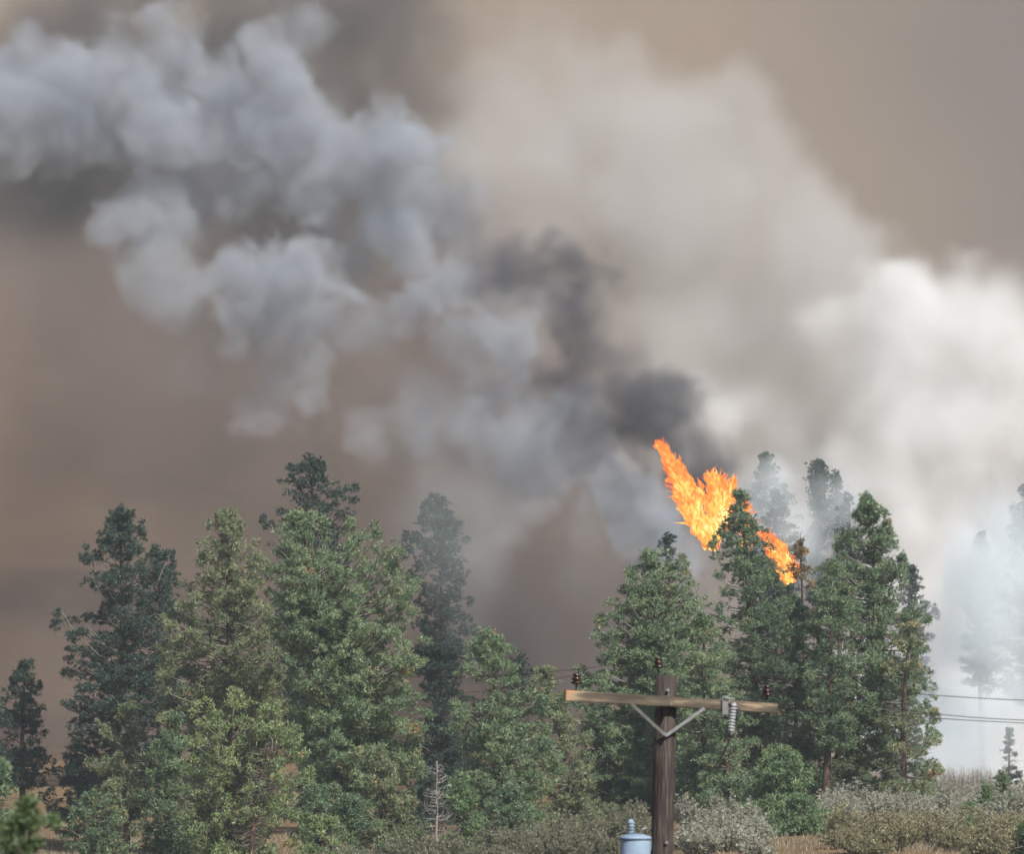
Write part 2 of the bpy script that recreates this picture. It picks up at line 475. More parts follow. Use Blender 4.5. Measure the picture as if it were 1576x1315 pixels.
def pine(name, label, Y, outline, base=None, tint='green', seed=0, dens=1.0, airy=0.0, tops=(), bare=0.0, tuft=0.24, per=17,
         tone=(0.0, 0.9), dead=0.03, depthf=1.0, group='pine trees', trunk=0.26, spread=1.0, cat='pine tree', twigs=60, low=0.0, rtop=1.0, cs=1.0):
    """outline: list of (py, left px, right px) from the apex down, as the photograph shows it. The crown's half-widths come
    from it on both sides and the same widths are used in depth, so the tree is a full round tree."""
    rng = np.random.default_rng(seed + 100)
    ol = np.array(outline, float)
    k = Y / F
    apex_px = (ol[0, 1] + ol[0, 2]) / 2
    base_px = apex_px if base is None else base
    zt = P(0, ol[0, 0], Y)[2]
    xb = (base_px - 788) * k
    zg = float(ground(xb, Y))
    root = empty(name, (xb, Y, zg))
    tag(root, label, cat, group)
    H = zt - zg
    zs = np.array([P(0, q, Y)[2] for q in ol[:, 0]])[::-1] - zg
    lx = ((ol[:, 1] - 788) * k)[::-1] - xb
    rx = ((ol[:, 2] - 788) * k)[::-1] - xb
    ax_ = (apex_px - 788) * k - xb
    bend = rng.uniform(-.25, .25)

    def tx(z):
        u = max(z, 0) / H
        return ax_ * u ** 1.3 + bend * math.sin(math.pi * min(max(u, 0), 1))
    # trunk
    tz = np.linspace(-0.3, H * .985, 14)
    tb = MB().tube([(tx(z), 0.12 * math.sin(z * .4 + seed), z) for z in tz], [max(.025, trunk * (1 - z / H) ** .85 + .02) for z in tz], 9)
    tb.build('trunk', m_bark, root, smooth=True)
    z0 = max(zs[0], H * low)
    # main branches
    area = np.trapezoid((rx - lx), zs) if hasattr(np, 'trapezoid') else np.trapz((rx - lx), zs)
    nb = int(max(26, area / cs ** 2 * 2.3 * dens * (1 - airy * .4)))
    segs, rads, C, Rr, T = [], [], [], [], []
    zz = z0 + (H - z0) * (1 - np.sqrt(1 - rng.uniform(0, .995, nb) * 1.0)) if False else z0 + (H - z0) * rng.uniform(0, 1, nb)
    leaders = [(tx(H), H, 0.0)]
    golden = 2.39996
    clumps = []
    for i, z in enumerate(sorted(zz)):
        phi = i * golden + rng.uniform(-.5, .5)
        l_, r_ = -(np.interp(z, zs, lx) - tx(z)), np.interp(z, zs, rx) - tx(z)
        l_, r_ = max(l_, .25 * cs), max(r_, .25 * cs)
        cx_ = r_ if math.cos(phi) > 0 else l_
        cy_ = (l_ + r_) / 2 * depthf
        Rb = 1 / math.sqrt((math.cos(phi) / cx_) ** 2 + (math.sin(phi) / cy_) ** 2)
        ln = Rb * (rng.uniform(.55, 1.0) if rng.random() < .45 else rng.uniform(.88, 1.06))
        rise = ln * rng.uniform(-.05, .35) + (z / H) ** 3 * ln * .8
        zr = max(z - rise, 0.5 + 0.02 * H)
        a = np.array((tx(zr), 0, zr)); e = np.array((tx(z) + math.cos(phi) * ln, math.sin(phi) * ln, z))
        m_ = a + (e - a) * .55 + np.array((0, 0, -.10 * ln))
        rb = .018 + .014 * ln
        segs += [(a, m_), (m_, e)]; rads += [(rb, rb * .6), (rb * .6, .01)]
        # foliage pads along the outer part
        npad = int(max(2, ln / cs * 1.15 * (1 - .3 * airy)))
        btone = rng.random()
        for _ in range(npad):
            u = 1 - (rng.random() ** 1.4) * (.92 if airy < .3 else .6)
            p = (a + (m_ - a) * (u / .55)) if u < .55 else (m_ + (e - m_) * ((u - .55) / .45))
            side = np.array((-math.sin(phi), math.cos(phi), 0)) * rng.normal() * .22 * ln * spread * (1.1 - u * .5)
            p = p + side + np.array((0, 0, rng.normal() * .12 * cs))
            clumps.append((p, cs * rng.uniform(.46, .76) * (1 - .3 * (z / H)), .6 * btone + .4 * rng.random()))
            segs.append((p - side * .8 - np.array((0, 0, .12)), p)); rads.append((.014, .006))
    # apex and extra leaders
    def spire(x, y, z_hi, z_lo, w):
        h = z_hi - z_lo
        for j in range(int(5 + h / cs * 4.5)):
            u = rng.random()
            ph = rng.uniform(0, 6.28); rr = w * u ** .8 * rng.uniform(.3, 1)
            clumps.append((np.array((x + math.cos(ph) * rr, y + math.sin(ph) * rr, z_hi - .15 * cs - u * h)), rng.uniform(.22, .36) * cs, rng.random()))
        segs.append((np.array((x * .7 + tx(z_lo) * .3, y * .7, z_lo - .8 * cs)), np.array((x, y, z_hi)))); rads.append((.05 * cs, .015 * cs))
    spire(tx(H), 0, H, H - 1.6 * rtop, .5 * rtop)
    tuft = tuft * (1 if cs == 1 else max(cs, .12) ** .8)
    for (px_, py_, dpx) in tops:
        xx = (px_ - 788) * k - xb; zh = P(0, py_, Y)[2] - zg
        spire(xx, rng.uniform(-1, 1), zh, zh - dpx * k, .14 * dpx * k + .15)
    for p, rc, tr0 in clumps:
        nt = int(max(3, rng.uniform(11.5, 15.5) * (rc / .55 / cs) ** 2))
        d = rng.normal(size=(nt, 3)); d /= np.linalg.norm(d, axis=1, keepdims=True)
        d *= rng.uniform(.35, 1, (nt, 1)) ** .6; d[:, 2] *= .55
        C.append(p + d * rc)
        Rr.append(tuft * rng.uniform(.7, 1.15, nt))
        lo_, hi_ = tone
        base_t = lo_ + (hi_ - lo_) * (0.25 + .5 * tr0 + .25 * rng.random(nt))
        if rng.random() < dead * .3:
            base_t = np.clip(rng.uniform(.86, 1.0) + 0 * base_t, 0, 1)
        else:
            base_t = np.minimum(base_t, .84)
            base_t = np.where(rng.random(nt) < dead * .2, .93, base_t)
        T.append(base_t)
    C, Rr, T = np.concatenate(C), np.concatenate(Rr), np.concatenate(T)
    if bare:
        # bare patch: keep fewer tufts close to the trunk
        rr = np.hypot(C[:, 0] - np.array([tx(z) for z in C[:, 2]]), C[:, 1])
        keep = rng.random(len(C)) > bare * np.exp(-rr / 1.2)
        C, Rr, T = C[keep], Rr[keep], T[keep]
    v, f, tn = needles(C, Rr, T, per if Y < 325 else 9, rng, width=.036 if Y < 325 else .060)
    crown = mesh_obj('crown', v, f, LEAF[tint], root, {'tone': tn}, tri=True)
    # dead twigs low inside the crown
    for _ in range(twigs):
        z = rng.uniform(max(.8, z0 * .5), z0 + (H - z0) * .6); ph = rng.uniform(0, 6.28)
        l_ = rng.uniform(.6, max(.8, .8 * np.interp(z, zs, rx - lx) / 2))
        a = np.array((tx(z), 0, z)); e = a + np.array((math.cos(ph) * l_, math.sin(ph) * l_, rng.uniform(-.4, .3) * l_))
        segs.append((a, e)); rads.append((.025, .006))
        for _k in range(3):
            q = a + (e - a) * rng.uniform(.4, .95); w_ = q + rng.normal(size=3) * .28
            segs.append((q, w_)); rads.append((.008, .004))
    bv, bf = branch_tubes(np.array(segs), np.array(rads), 3)
    tag(mesh_obj('branchwork', bv, bf, m_twig, root, tri=True), kind='stuff')
    global NTRI
    NTRI += len(f) + 2 * len(bf)
    return root


NTRI = 0
# left group
pine('pine_tree', 'dark open-crowned pine at the left with several pointed tops against the brown hill', 302,
     [(785, 178, 190), (815, 160, 205), (850, 130, 232), (885, 122, 262), (900, 140, 275), (925, 150, 290), (950, 86, 280), (985, 92, 275), (1010, 112, 280), (1060, 90, 290), (1100, 90, 280), (1150, 100, 270), (1210, 110, 260), (1260, 130, 250)],
     base=182, tint='blue', seed=1, airy=.25, tops=((200, 783, 40), (216, 797, 45), (238, 835, 35), (263, 843, 40), (130, 833, 30), (92, 935, 25)), dead=.01, trunk=.30, tone=(0, .6), dens=1.0)
pine('pine_tree', 'dark pointed pine cut by the left edge of the picture', 312,
     [(1020, 36, 44), (1050, 10, 62), (1080, -20, 78), (1120, -30, 86), (1160, -40, 90), (1215, -30, 80)], base=40, tint='blue', seed=2, airy=.2, dead=.01, tops=((20, 1040, 30), (-25, 990, 60)), tone=(0, .55))
pine('pine_tree', 'small pointed green pine in the lower left corner', 228,
     [(1168, 0, 8), (1200, -12, 20), (1240, -30, 32), (1290, -50, 45), (1330, -60, 55)], base=0, tint='green', seed=3, dens=1.1, airy=0)
pine('pine_tree', 'olive pine with a dark pointed tip right of the dark left pine', 287,
     [(787, 342, 354), (805, 330, 372), (830, 308, 392), (850, 304, 404), (880, 300, 420), (920, 280, 432), (950, 236, 440), (990, 235, 448), (1030, 250, 455), (1080, 240, 452), (1140, 240, 440), (1210, 260, 420)],
     base=350, tint='olive', seed=4, dens=1.05, tops=((312, 842, 35), (372, 800, 30)), dead=.05, trunk=.33, bare=.4)
pine('pine_tree', 'largest broad green pine of the left group with a rounded double top', 275,
     [(790, 448, 470), (802, 436, 525), (815, 430, 595), (845, 424, 615), (880, 420, 640), (930, 424, 655), (990, 428, 660), (1050, 445, 668), (1120, 455, 668), (1180, 450, 660), (1240, 460, 640), (1285, 480, 620)],
     base=548, tint='green', seed=5, dens=1.2, tops=((457, 786, 40), (500, 790, 40), (578, 797, 50), (540, 795, 30), (605, 830, 40)), dead=.045, trunk=.42, tone=(.15, 1.0))
pine('pine_tree', 'dark ragged pine rising behind the largest green pine', 326,
     [(703, 468, 488), (715, 445, 505), (740, 436, 515), (758, 438, 556), (790, 420, 555), (808, 398, 540), (840, 405, 530), (900, 400, 560), (1000, 420, 560), (1150, 430, 550)],
     base=482, tint='blue', seed=6, airy=.2, tops=((445, 712, 30), (490, 703, 30), (545, 745, 30), (405, 790, 20)), dead=.01, tone=(0, .5), twigs=20)
pine('pine_tree', 'smoke-veiled dark pine right of the largest green pine', 322,
     [(762, 668, 682), (785, 645, 700), (815, 625, 712), (850, 610, 722), (900, 620, 728), (950, 630, 734), (1000, 640, 728), (1070, 645, 722), (1160, 640, 725), (1240, 640, 725), (1300, 645, 715)],
     base=682, tint='blue', seed=7, airy=0, dens=1.25, tops=((625, 812, 40), (655, 772, 30), (700, 800, 30)), dead=.02, tone=(0, .5), twigs=20)
pine('pine_tree', 'mid-sized green pine left of the utility pole, in front of the dark smoke', 266,
     [(970, 742, 756), (985, 722, 775), (1010, 705, 795), (1040, 700, 812), (1080, 692, 850), (1130, 690, 868), (1180, 688, 872), (1240, 690, 860), (1300, 700, 850)],
     base=775, tint='green', seed=8, dens=1.0, tops=((745, 968, 30), (790, 1022, 35)), dead=.03, trunk=.28, bare=.3, tone=(.1, .95))
pine('pine_tree', 'slim green pine touching the left end of the crossarm', 272,
     [(1026, 830, 842), (1050, 820, 852), (1090, 812, 880), (1150, 820, 915), (1210, 820, 930), (1285, 830, 920)], base=885, tint='olive', seed=9, dens=.9, tops=((865, 1060, 30),), bare=.4, twigs=120, dead=.05)
pine('pine_tree', 'tiny dark pine tip far behind the slim pine', 335,
     [(1000, 796, 804), (1020, 785, 812), (1050, 770, 825), (1120, 760, 830)], base=800, tint='blue', seed=10, dens=.7, dead=0, tone=(0, .4), twigs=5)
pine('pine_tree', 'yellow-green pine in the left foreground with two bare trunks showing', 238,
     [(1058, 350, 372), (1072, 320, 410), (1095, 290, 445), (1125, 282, 465), (1160, 285, 475), (1210, 290, 478), (1250, 280, 470), (1310, 290, 460), (1360, 300, 440)],
     base=352, tint='fresh', seed=11, dens=.85, airy=.1, tops=((360, 1056, 30), (418, 1072, 40), (330, 1078, 30), (455, 1110, 30)), bare=.75, twigs=190, dead=.05, trunk=.2, tone=(.1, 1.0))
pine('pine_tree', 'slender second trunk of pine with bare lower limbs beside the yellow-green pine', 236,
     [(1085, 415, 430), (1110, 395, 455), (1150, 385, 468), (1200, 390, 470), (1250, 400, 450)], base=388, tint='fresh', seed=12, dens=.6, airy=.3, bare=.7, twigs=160, dead=.06, trunk=.17, low=.25)
pine('pine_tree', 'dusky green young pine left of the yellow-green pine', 246,
     [(1105, 260, 272), (1140, 240, 292), (1180, 226, 305), (1230, 218, 315), (1280, 210, 320), (1330, 205, 325)], base=266, tint='green', seed=13, dens=1.05, dead=.03, tone=(.1, .8))
pine('pine_tree', 'low olive pine under the dark open-crowned pine', 290,
     [(1085, 190, 205), (1110, 150, 235), (1150, 130, 250), (1200, 120, 255), (1240, 130, 250)], base=195, tint='olive', seed=14, dens=.9, dead=.05, tone=(0, .7), twigs=60)
pine('pine_tree', 'small bushy pine low at the left below the dark pines', 240,
     [(1218, 138, 150), (1240, 115, 180), (1275, 100, 205), (1320, 95, 215)], base=150, tint='green', seed=15, dens=.95, tops=((175, 1222, 25), (118, 1240, 25)), dead=.04, tone=(0, .75))
pine('pine_tree', 'thin grey-green sapling among the low pines at the left', 243,
     [(1205, 172, 178), (1235, 158, 195), (1270, 150, 210), (1320, 150, 215)], base=176, tint='olive', seed=16, dens=.5, airy=.3, dead=.05, twigs=60)
pine('pine_tree', 'little bright green pine at the foot of the broad pine', 232,
     [(1255, 478, 490), (1272, 465, 520), (1300, 455, 560), (1340, 450, 580)], base=500, tint='fresh', seed=17, dens=.8, tops=((512, 1256, 20),), dead=.03)
pine('pine_tree', 'green pine growing under the broad pine, behind the dead snag', 256,
     [(1150, 575, 590), (1190, 560, 625), (1240, 550, 640), (1300, 545, 640)], base=585, tint='olive', seed=18, dens=.9, dead=.05, tone=(0, .8))
pine('pine_tree', 'narrow pointed young pine right of the dead snag', 240,
     [(1195, 706, 712), (1215, 698, 722), (1250, 688, 738), (1290, 680, 750), (1330, 675, 760)], base=709, tint='juniper', seed=19, dens=1.0, dead=.01)
# right group
pine('pine_tree', 'broad green pine left of the flames with a stepped left side', 282,
     [(846, 998, 1010), (858, 985, 1058), (880, 970, 1072), (915, 945, 1085), (950, 916, 1092), (985, 910, 1100), (1020, 895, 1110), (1070, 885, 1120), (1130, 880, 1120), (1200, 885, 1110), (1270, 900, 1090)],
     base=1005, tint='green', seed=20, dens=1.15, tops=((1002, 843, 30), (1052, 852, 35), (975, 868, 25), (925, 940, 25), (1030, 855, 30)), dead=.03, trunk=.36, tone=(.1, .95))
pine('pine_tree', 'lower green pine whose crown shows behind the pole top', 274,
     [(945, 1075, 1090), (975, 1055, 1120), (1010, 1040, 1135), (1060, 1035, 1140), (1120, 1030, 1145), (1190, 1035, 1140), (1270, 1040, 1130)],
     base=1080, tint='green', seed=21, dens=1.0, dead=.04, tone=(.15, 1.0))
pine('pine_tree', 'tall pine with a dark pointed tip standing right in front of the flames', 291,
     [(752, 1135, 1141), (775, 1124, 1152), (800, 1108, 1170), (830, 1095, 1180), (860, 1095, 1195), (900, 1088, 1212), (950, 1085, 1225), (1000, 1100, 1240), (1060, 1110, 1240), (1130, 1120, 1240), (1200, 1130, 1230), (1260, 1140, 1210)],
     base=1165, tint='green', seed=22, dens=1.0, tops=((1098, 818, 25), (1112, 800, 25), (1160, 800, 30)), dead=.04, trunk=.34, tone=(0, .75), airy=.1)
pine('pine_tree', 'thin singed pine with brown tufts beside the small right-hand flame', 305,
     [(820, 1228, 1236), (845, 1214, 1250), (880, 1212, 1258), (920, 1200, 1262), (970, 1205, 1260), (1040, 1210, 1262), (1120, 1215, 1262)],
     base=1236, tint='singed', seed=23, dens=.42, airy=.7, dead=.15, trunk=.18, twigs=90, tuft=.25)
pine('pine_tree', 'tall full pine at the right with a dark narrow top above the others', 288,
     [(763, 1328, 1340), (785, 1312, 1358), (800, 1308, 1362), (812, 1320, 1378), (830, 1290, 1376), (850, 1268, 1388), (880, 1258, 1402), (920, 1252, 1412), (960, 1250, 1430), (1000, 1250, 1432), (1060, 1255, 1438), (1120, 1270, 1440), (1180, 1290, 1440), (1225, 1300, 1440), (1250, 1310, 1430)],
     base=1366, tint='green', seed=24, dens=1.05, tops=((1362, 785, 30), (1372, 808, 25), (1290, 822, 20), (1388, 850, 22), (1428, 945, 20)), dead=.05, trunk=.3, tone=(0, .85), twigs=150, airy=.1)
pine('pine_tree', 'pine with a bare reddish lower trunk between the two tall right-hand pines', 283,
     [(860, 1272, 1286), (890, 1256, 1310), (940, 1246, 1335), (1000, 1240, 1345), (1060, 1238, 1350), (1110, 1245, 1345), (1150, 1280, 1330)],
     base=1268, tint='green', seed=25, dens=.95, dead=.03, trunk=.26, tone=(.05, .85), twigs=40)
pine('pine_tree', 'ragged half-bare pine on the right edge of the tree group with rusty branch tips', 283,
     [(960, 1390, 1410), (990, 1370, 1428), (1030, 1360, 1438), (1080, 1355, 1446), (1130, 1350, 1440), (1170, 1350, 1448), (1215, 1350, 1444), (1240, 1360, 1430)],
     base=1392, tint='olive', seed=26, dens=.55, airy=.6, dead=.16, trunk=.22, twigs=170, tops=((1436, 1090, 20), (1440, 1170, 20)))
pine('pine_tree', 'bushy round-topped young pine right of the utility pole', 243,
     [(1148, 1192, 1210), (1165, 1170, 1235), (1190, 1158, 1246), (1225, 1150, 1252), (1260, 1145, 1268), (1300, 1135, 1285), (1330, 1130, 1290)],
     base=1208, tint='juniper', seed=27, dens=1.2, tops=((1180, 1160, 25), (1222, 1162, 25)), dead=.02, tone=(.1, .9))
pine('pine_tree', 'low dense green pine at the foot of the bushy young pine', 232,
     [(1228, 1225, 1240), (1248, 1195, 1262), (1275, 1165, 1282), (1310, 1140, 1292), (1340, 1130, 1300)], base=1225, tint='juniper', seed=28, dens=1.1, dead=.02, tone=(.05, .8))
pine('pine_tree', 'dark pine filling the gap low between pole and right-hand pines', 270,
     [(1060, 1110, 1125), (1100, 1085, 1160), (1150, 1070, 1180), (1210, 1060, 1190), (1280, 1060, 1190)], base=1120, tint='green', seed=29, dens=.95, dead=.04, tone=(.05, .85))
# pines veiled in smoke behind the fire
pine('pine_tree', 'pale smoke-veiled pine right behind the flames, the leftmost of the veiled tops', 352,
     [(700, 1174, 1182), (725, 1160, 1200), (755, 1156, 1225), (800, 1155, 1235), (870, 1150, 1240), (1000, 1150, 1250)], base=1186, tint='blue', seed=30, dens=1.25, tops=((1206, 742, 30),), dead=0, tone=(.2, .6), twigs=0, spread=1.3)
pine('pine_tree', 'dark-topped pine half hidden in smoke just right of the flames', 338,
     [(754, 1190, 1200), (772, 1172, 1214), (800, 1168, 1222), (850, 1170, 1228), (950, 1175, 1235)], base=1196, tint='blue', seed=31, dens=1.25, airy=0, dead=.03, tone=(0, .5), twigs=20)
pine('pine_tree', 'slender veiled pine with twin spires above the smoke', 350,
     [(708, 1258, 1266), (735, 1250, 1275), (765, 1244, 1284), (800, 1240, 1292), (860, 1240, 1300), (960, 1240, 1300)], base=1264, tint='blue', seed=32, dens=1.15, airy=0, tops=((1250, 708, 40), (1263, 706, 50)), dead=0, tone=(.1, .5), twigs=10)
pine('pine_tree', 'very thin pole-like pine spire beside the twin spires', 348,
     [(722, 1284, 1290), (740, 1280, 1294), (775, 1276, 1296), (840, 1270, 1302), (920, 1268, 1304)], base=1287, tint='blue', seed=33, dens=1.15, dead=0, tone=(.1, .5), twigs=5)
pine('pine_tree', 'short veiled pine top just left of the tall right-hand pine', 340,
     [(758, 1302, 1312), (775, 1292, 1320), (810, 1285, 1328), (900, 1280, 1335)], base=1306, tint='blue', seed=34, dens=1.15, dead=0, tone=(.1, .5), twigs=5)
pine('pine_tree', 'faint pine almost lost in smoke right of the tall right-hand pine', 352,
     [(872, 1398, 1406), (900, 1385, 1416), (940, 1380, 1432), (1000, 1380, 1440), (1080, 1380, 1440)], base=1405, tint='blue', seed=35, dens=1.15, tops=((1437, 930, 20),), dead=0, tone=(.1, .5), twigs=5)
pine('pine_tree', 'tall pale blue pine shape in the smoke near the right edge', 356,
     [(822, 1504, 1514), (845, 1494, 1528), (890, 1490, 1540), (930, 1484, 1545), (1000, 1482, 1555), (1060, 1480, 1560)], base=1512, tint='blue', seed=36, dens=1.25, tops=((1497, 842, 25),), dead=0, tone=(.1, .5), twigs=10)
pine('pine_tree', 'tallest veiled pine cut by the right edge of the picture', 358,
     [(748, 1576, 1590), (775, 1560, 1610), (820, 1552, 1620), (900, 1545, 1640), (1000, 1540, 1650), (1080, 1540, 1650)], base=1585, tint='blue', seed=37, dens=1.25, dead=0, tone=(.1, .5), twigs=10)
pine('pine_tree', 'faint pine tip poking out of white smoke left of the flames', 346,
     [(822, 1026, 1032), (840, 1018, 1040), (880, 1010, 1060), (960, 1000, 1070)], base=1032, tint='blue', seed=38, dens=.6, airy=0, dead=0, tone=(.1, .5), twigs=5)
pine('pine_sapling', 'faint leafless-looking sapling in the white smoke at the right', 330,
     [(1122, 1549, 1555), (1145, 1542, 1562), (1180, 1536, 1568), (1205, 1535, 1570)], base=1552, tint='blue', seed=39, dens=.5, airy=.4, dead=0, tone=(.1, .5), twigs=15, group='pine saplings', trunk=.08, cs=.5, cat='sapling', rtop=.5)
pine('pine_sapling', 'small dark green sapling standing above the sagebrush at the right', 262,
     [(1188, 1537, 1543), (1200, 1525, 1552), (1220, 1518, 1560), (1238, 1520, 1558)], base=1540, tint='juniper', seed=40, dens=1.0, dead=0, group='pine saplings', trunk=.08, cs=.5, cat='sapling', tone=(0, .6), rtop=.5, twigs=10)
pine('pine_sapling', 'rounder green sapling just left of the small dark sapling', 258,
     [(1210, 1512, 1518), (1220, 1506, 1526), (1240, 1502, 1532)], base=1516, tint='juniper', seed=41, dens=1.0, dead=0, group='pine saplings', trunk=.06, cs=.5, cat='sapling', rtop=.4, twigs=5)
pine('pine_sapling', 'tiny green sapling in the middle of the right-hand sagebrush', 236,
     [(1238, 1489, 1495), (1250, 1483, 1501), (1262, 1482, 1502)], base=1492, tint='juniper', seed=42, dens=1.1, dead=0, group='pine saplings', trunk=.05, cs=.45, cat='sapling', rtop=.3, twigs=5)
pine('pine_sapling', 'bushy green sapling low in the sagebrush, right of the dry grass patch', 214,
     [(1262, 1485, 1495), (1280, 1470, 1512), (1300, 1465, 1516), (1320, 1465, 1520)], base=1490, tint='juniper', seed=43, dens=1.0, dead=.01, group='pine saplings', trunk=.06, cs=.5, cat='sapling', rtop=.4, twigs=10)
pine('pine_sapling', 'dark green sapling cut by the right edge at the bottom', 150,
     [(1268, 1572, 1582), (1285, 1562, 1595), (1320, 1555, 1610)], base=1580, tint='green', seed=44, dens=1.1, dead=0, group='pine saplings', trunk=.06, cs=.5, cat='sapling', rtop=.3, twigs=5, tone=(0, .5))
pine('pine_tree', 'blurred bright green pine tip close to the camera in the lower left corner', 22,
     [(1236, 42, 44), (1256, 34, 48), (1275, 18, 44), (1300, -10, 48), (1420, -160, 56)], base=20, tint='fresh', seed=45, dens=.8, airy=.5, dead=0, cs=.09, tops=((20, 1262, 10), (50, 1262, 8), (5, 1275, 10)), trunk=.03, tone=(0, .35), twigs=0, rtop=.06)

# understorey that closes the gaps near the ground
for q, (lab, px, top, w, Y, tn) in enumerate((
        ('dark low pine in the shade between the broad pine and the mid-sized pine', 655, 1190, 80, 300, 'blue'),
        ('dark pine merging with the right side of the open-crowned left pine', 246, 850, 84, 306, 'blue'),
        ('low dark pine behind the foot of the open-crowned left pine', 120, 1150, 110, 310, 'blue'),
        ('low olive pine at the foot of the olive pine', 300, 1180, 120, 282, 'olive'),
        ('dense low pine between the transformer and the slim pine', 930, 1120, 120, 284, 'green'),
        ('low pine directly behind the lower pole shaft', 1010, 1130, 110, 280, 'green'),
        ('low bushy pine behind the round-topped young pine', 1120, 1160, 110, 276, 'green'),
        ('low dusky pine between the bare reddish trunk and the ragged pine', 1315, 1150, 90, 298, 'olive'),
        ('full green pine closing the gap between the flames and the tall right-hand pine', 1222, 915, 90, 294, 'green'),
        ('green pine behind the bare reddish trunk, reaching halfway up', 1290, 1010, 90, 300, 'green'),
        ('low green pine left of the bare reddish trunk', 1240, 1170, 60, 300, 'green'),
        ('low green pine below the middle of the broad pine, cut by the bottom edge', 545, 1225, 120, 240, 'green'),
        ('low olive pine left of the snag, cut by the bottom edge', 625, 1235, 90, 244, 'olive'),
        ('low green pine right of the narrow young pine, cut by the bottom edge', 785, 1215, 110, 246, 'green'),
        ('low dusky pine between the yellow-green pine and the broad pine', 480, 1200, 80, 262, 'green'),
        ('low pine at the foot of the ragged rusty pine', 1415, 1190, 60, 292, 'olive'))):
    pine('pine_tree', lab, Y, [(top, px - 8, px + 8), (top + 30, px - w * .35, px + w * .3), (top + 65, px - w * .5, px + w * .5), (top + 120, px - w * .55, px + w * .55)] + ([(top + 250, px - w * .55, px + w * .5)] if top < 1050 else []),
         base=px, tint=tn, seed=200 + q, dens=1.1, dead=.04, tone=(0, .7), trunk=.15, twigs=20)

# dead snag
sn = P(677, 1172, 236)
sb = P(672, 1330, 236)
snag = empty('dead_snag', (sb[0], 236, float(ground(sb[0], 236))))
tag(snag, 'bleached leafless dead snag with short broken branches below the broad pine', 'dead tree')
m_snag = simple_mat('bleached_wood', [(0.3, (0.14, 0.125, 0.115)), (0.7, (0.34, 0.31, 0.285))], 5, rough=.9, spec=.1)
Hs = sn[2] - snag.location[2]
rs = np.random.default_rng(4)
MB().tube([(.03 * math.sin(z * 3), .03 * math.cos(z * 2), z) for z in np.linspace(-.2, Hs, 14)] , [.09 - .06 * k / 13 for k in range(14)], 8).build('trunk', m_snag, snag, smooth=True)
for k in range(60):
    z = Hs * rs.uniform(.25, .97); ph = rs.uniform(0, 6.28); l_ = rs.uniform(.35, 1.1) * (1.25 - .8 * z / Hs)
    p0 = np.array((0, 0, z)); p1 = p0 + np.array((math.cos(ph) * l_ * .6, math.sin(ph) * l_ * .6, rs.uniform(-.05, .25) * l_)); p2 = p1 + np.array((math.cos(ph + .5) * l_ * .45, math.sin(ph + .5) * l_ * .45, rs.uniform(.0, .45) * l_))
    m = MB().tube([p0, p1, p2], [.026, .018, .008], 5)
    for _ in range(3):
        q = p1 + (p2 - p1) * rs.uniform(0, .9)
        m.tube([q, q + rs.normal(size=3) * .16], [.010, .005], 3, caps=False)
    m.build('branch', m_snag, snag)

# ------------------------------------------------------------------ sagebrush, thicket, dry grass
SAGE = {
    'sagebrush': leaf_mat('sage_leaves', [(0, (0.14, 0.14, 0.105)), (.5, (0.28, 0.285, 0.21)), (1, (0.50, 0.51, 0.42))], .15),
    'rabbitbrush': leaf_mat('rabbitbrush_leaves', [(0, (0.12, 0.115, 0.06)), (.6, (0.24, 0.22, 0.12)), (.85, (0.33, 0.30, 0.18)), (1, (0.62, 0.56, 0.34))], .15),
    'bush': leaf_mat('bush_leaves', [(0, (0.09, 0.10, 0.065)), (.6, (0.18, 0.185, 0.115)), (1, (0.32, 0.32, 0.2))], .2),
}


def shrub(name, label, px, py, Y, wpx, hpx, seed, group, kind):
    rng = np.random.default_rng(seed)
    k = Y / F
    x = (px - 788) * k
    zg = float(ground(x, Y))
    W_, H_ = wpx * k / 2, hpx * k
    root = empty(name, (x, Y, zg - .03))
    tag(root, label, 'shrub', group)
    n = 70
    ph = rng.uniform(0, 6.28, n); rr = np.sqrt(rng.random(n))
    tip = np.stack([np.cos(ph) * rr * W_, np.sin(ph) * rr * W_, H_ * (1.02 - .45 * rr ** 2) * rng.uniform(.55, 1.15, n)], 1)
    st = tip * np.array((.15, .15, 0))
    mid = st + (tip - st) * .5 + np.array((0, 0, .06)) * H_
    seg = np.concatenate([np.stack([st, mid], 1), np.stack([mid, tip], 1)])
    rd = np.tile([[.012, .008]], (2 * n, 1)); rd[n:] = (.008, .003)
    v, f = branch_tubes(seg, rd, 3)
    mesh_obj('stems', v, f, m_twig, root, tri=True)['kind'] = 'stuff'
    m_ = 7
    u = rng.uniform(.45, 1.0, (n, m_, 1))
    c = (st[:, None] + (tip - st)[:, None] * u).reshape(-1, 3) + rng.normal(size=(n * m_, 3)) * .05
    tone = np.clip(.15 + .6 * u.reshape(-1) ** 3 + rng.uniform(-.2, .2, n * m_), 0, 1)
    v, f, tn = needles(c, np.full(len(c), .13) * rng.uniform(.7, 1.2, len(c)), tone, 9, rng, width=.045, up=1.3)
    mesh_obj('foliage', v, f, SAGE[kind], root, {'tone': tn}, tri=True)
    global NTRI
    NTRI += len(f)


rs = np.random.default_rng(77)


def gpx(Y, x):
    """image row where the ground at depth Y shows"""
    z = float(ground(x, Y)) / Y
    zc = (z - math.tan(PITCH)) / (1 + z * math.tan(PITCH))
    return 657.5 - zc * F


ORD = 'first second third fourth fifth sixth seventh eighth ninth tenth eleventh twelfth thirteenth fourteenth fifteenth sixteenth seventeenth eighteenth nineteenth twentieth'.split()
cnt = 0
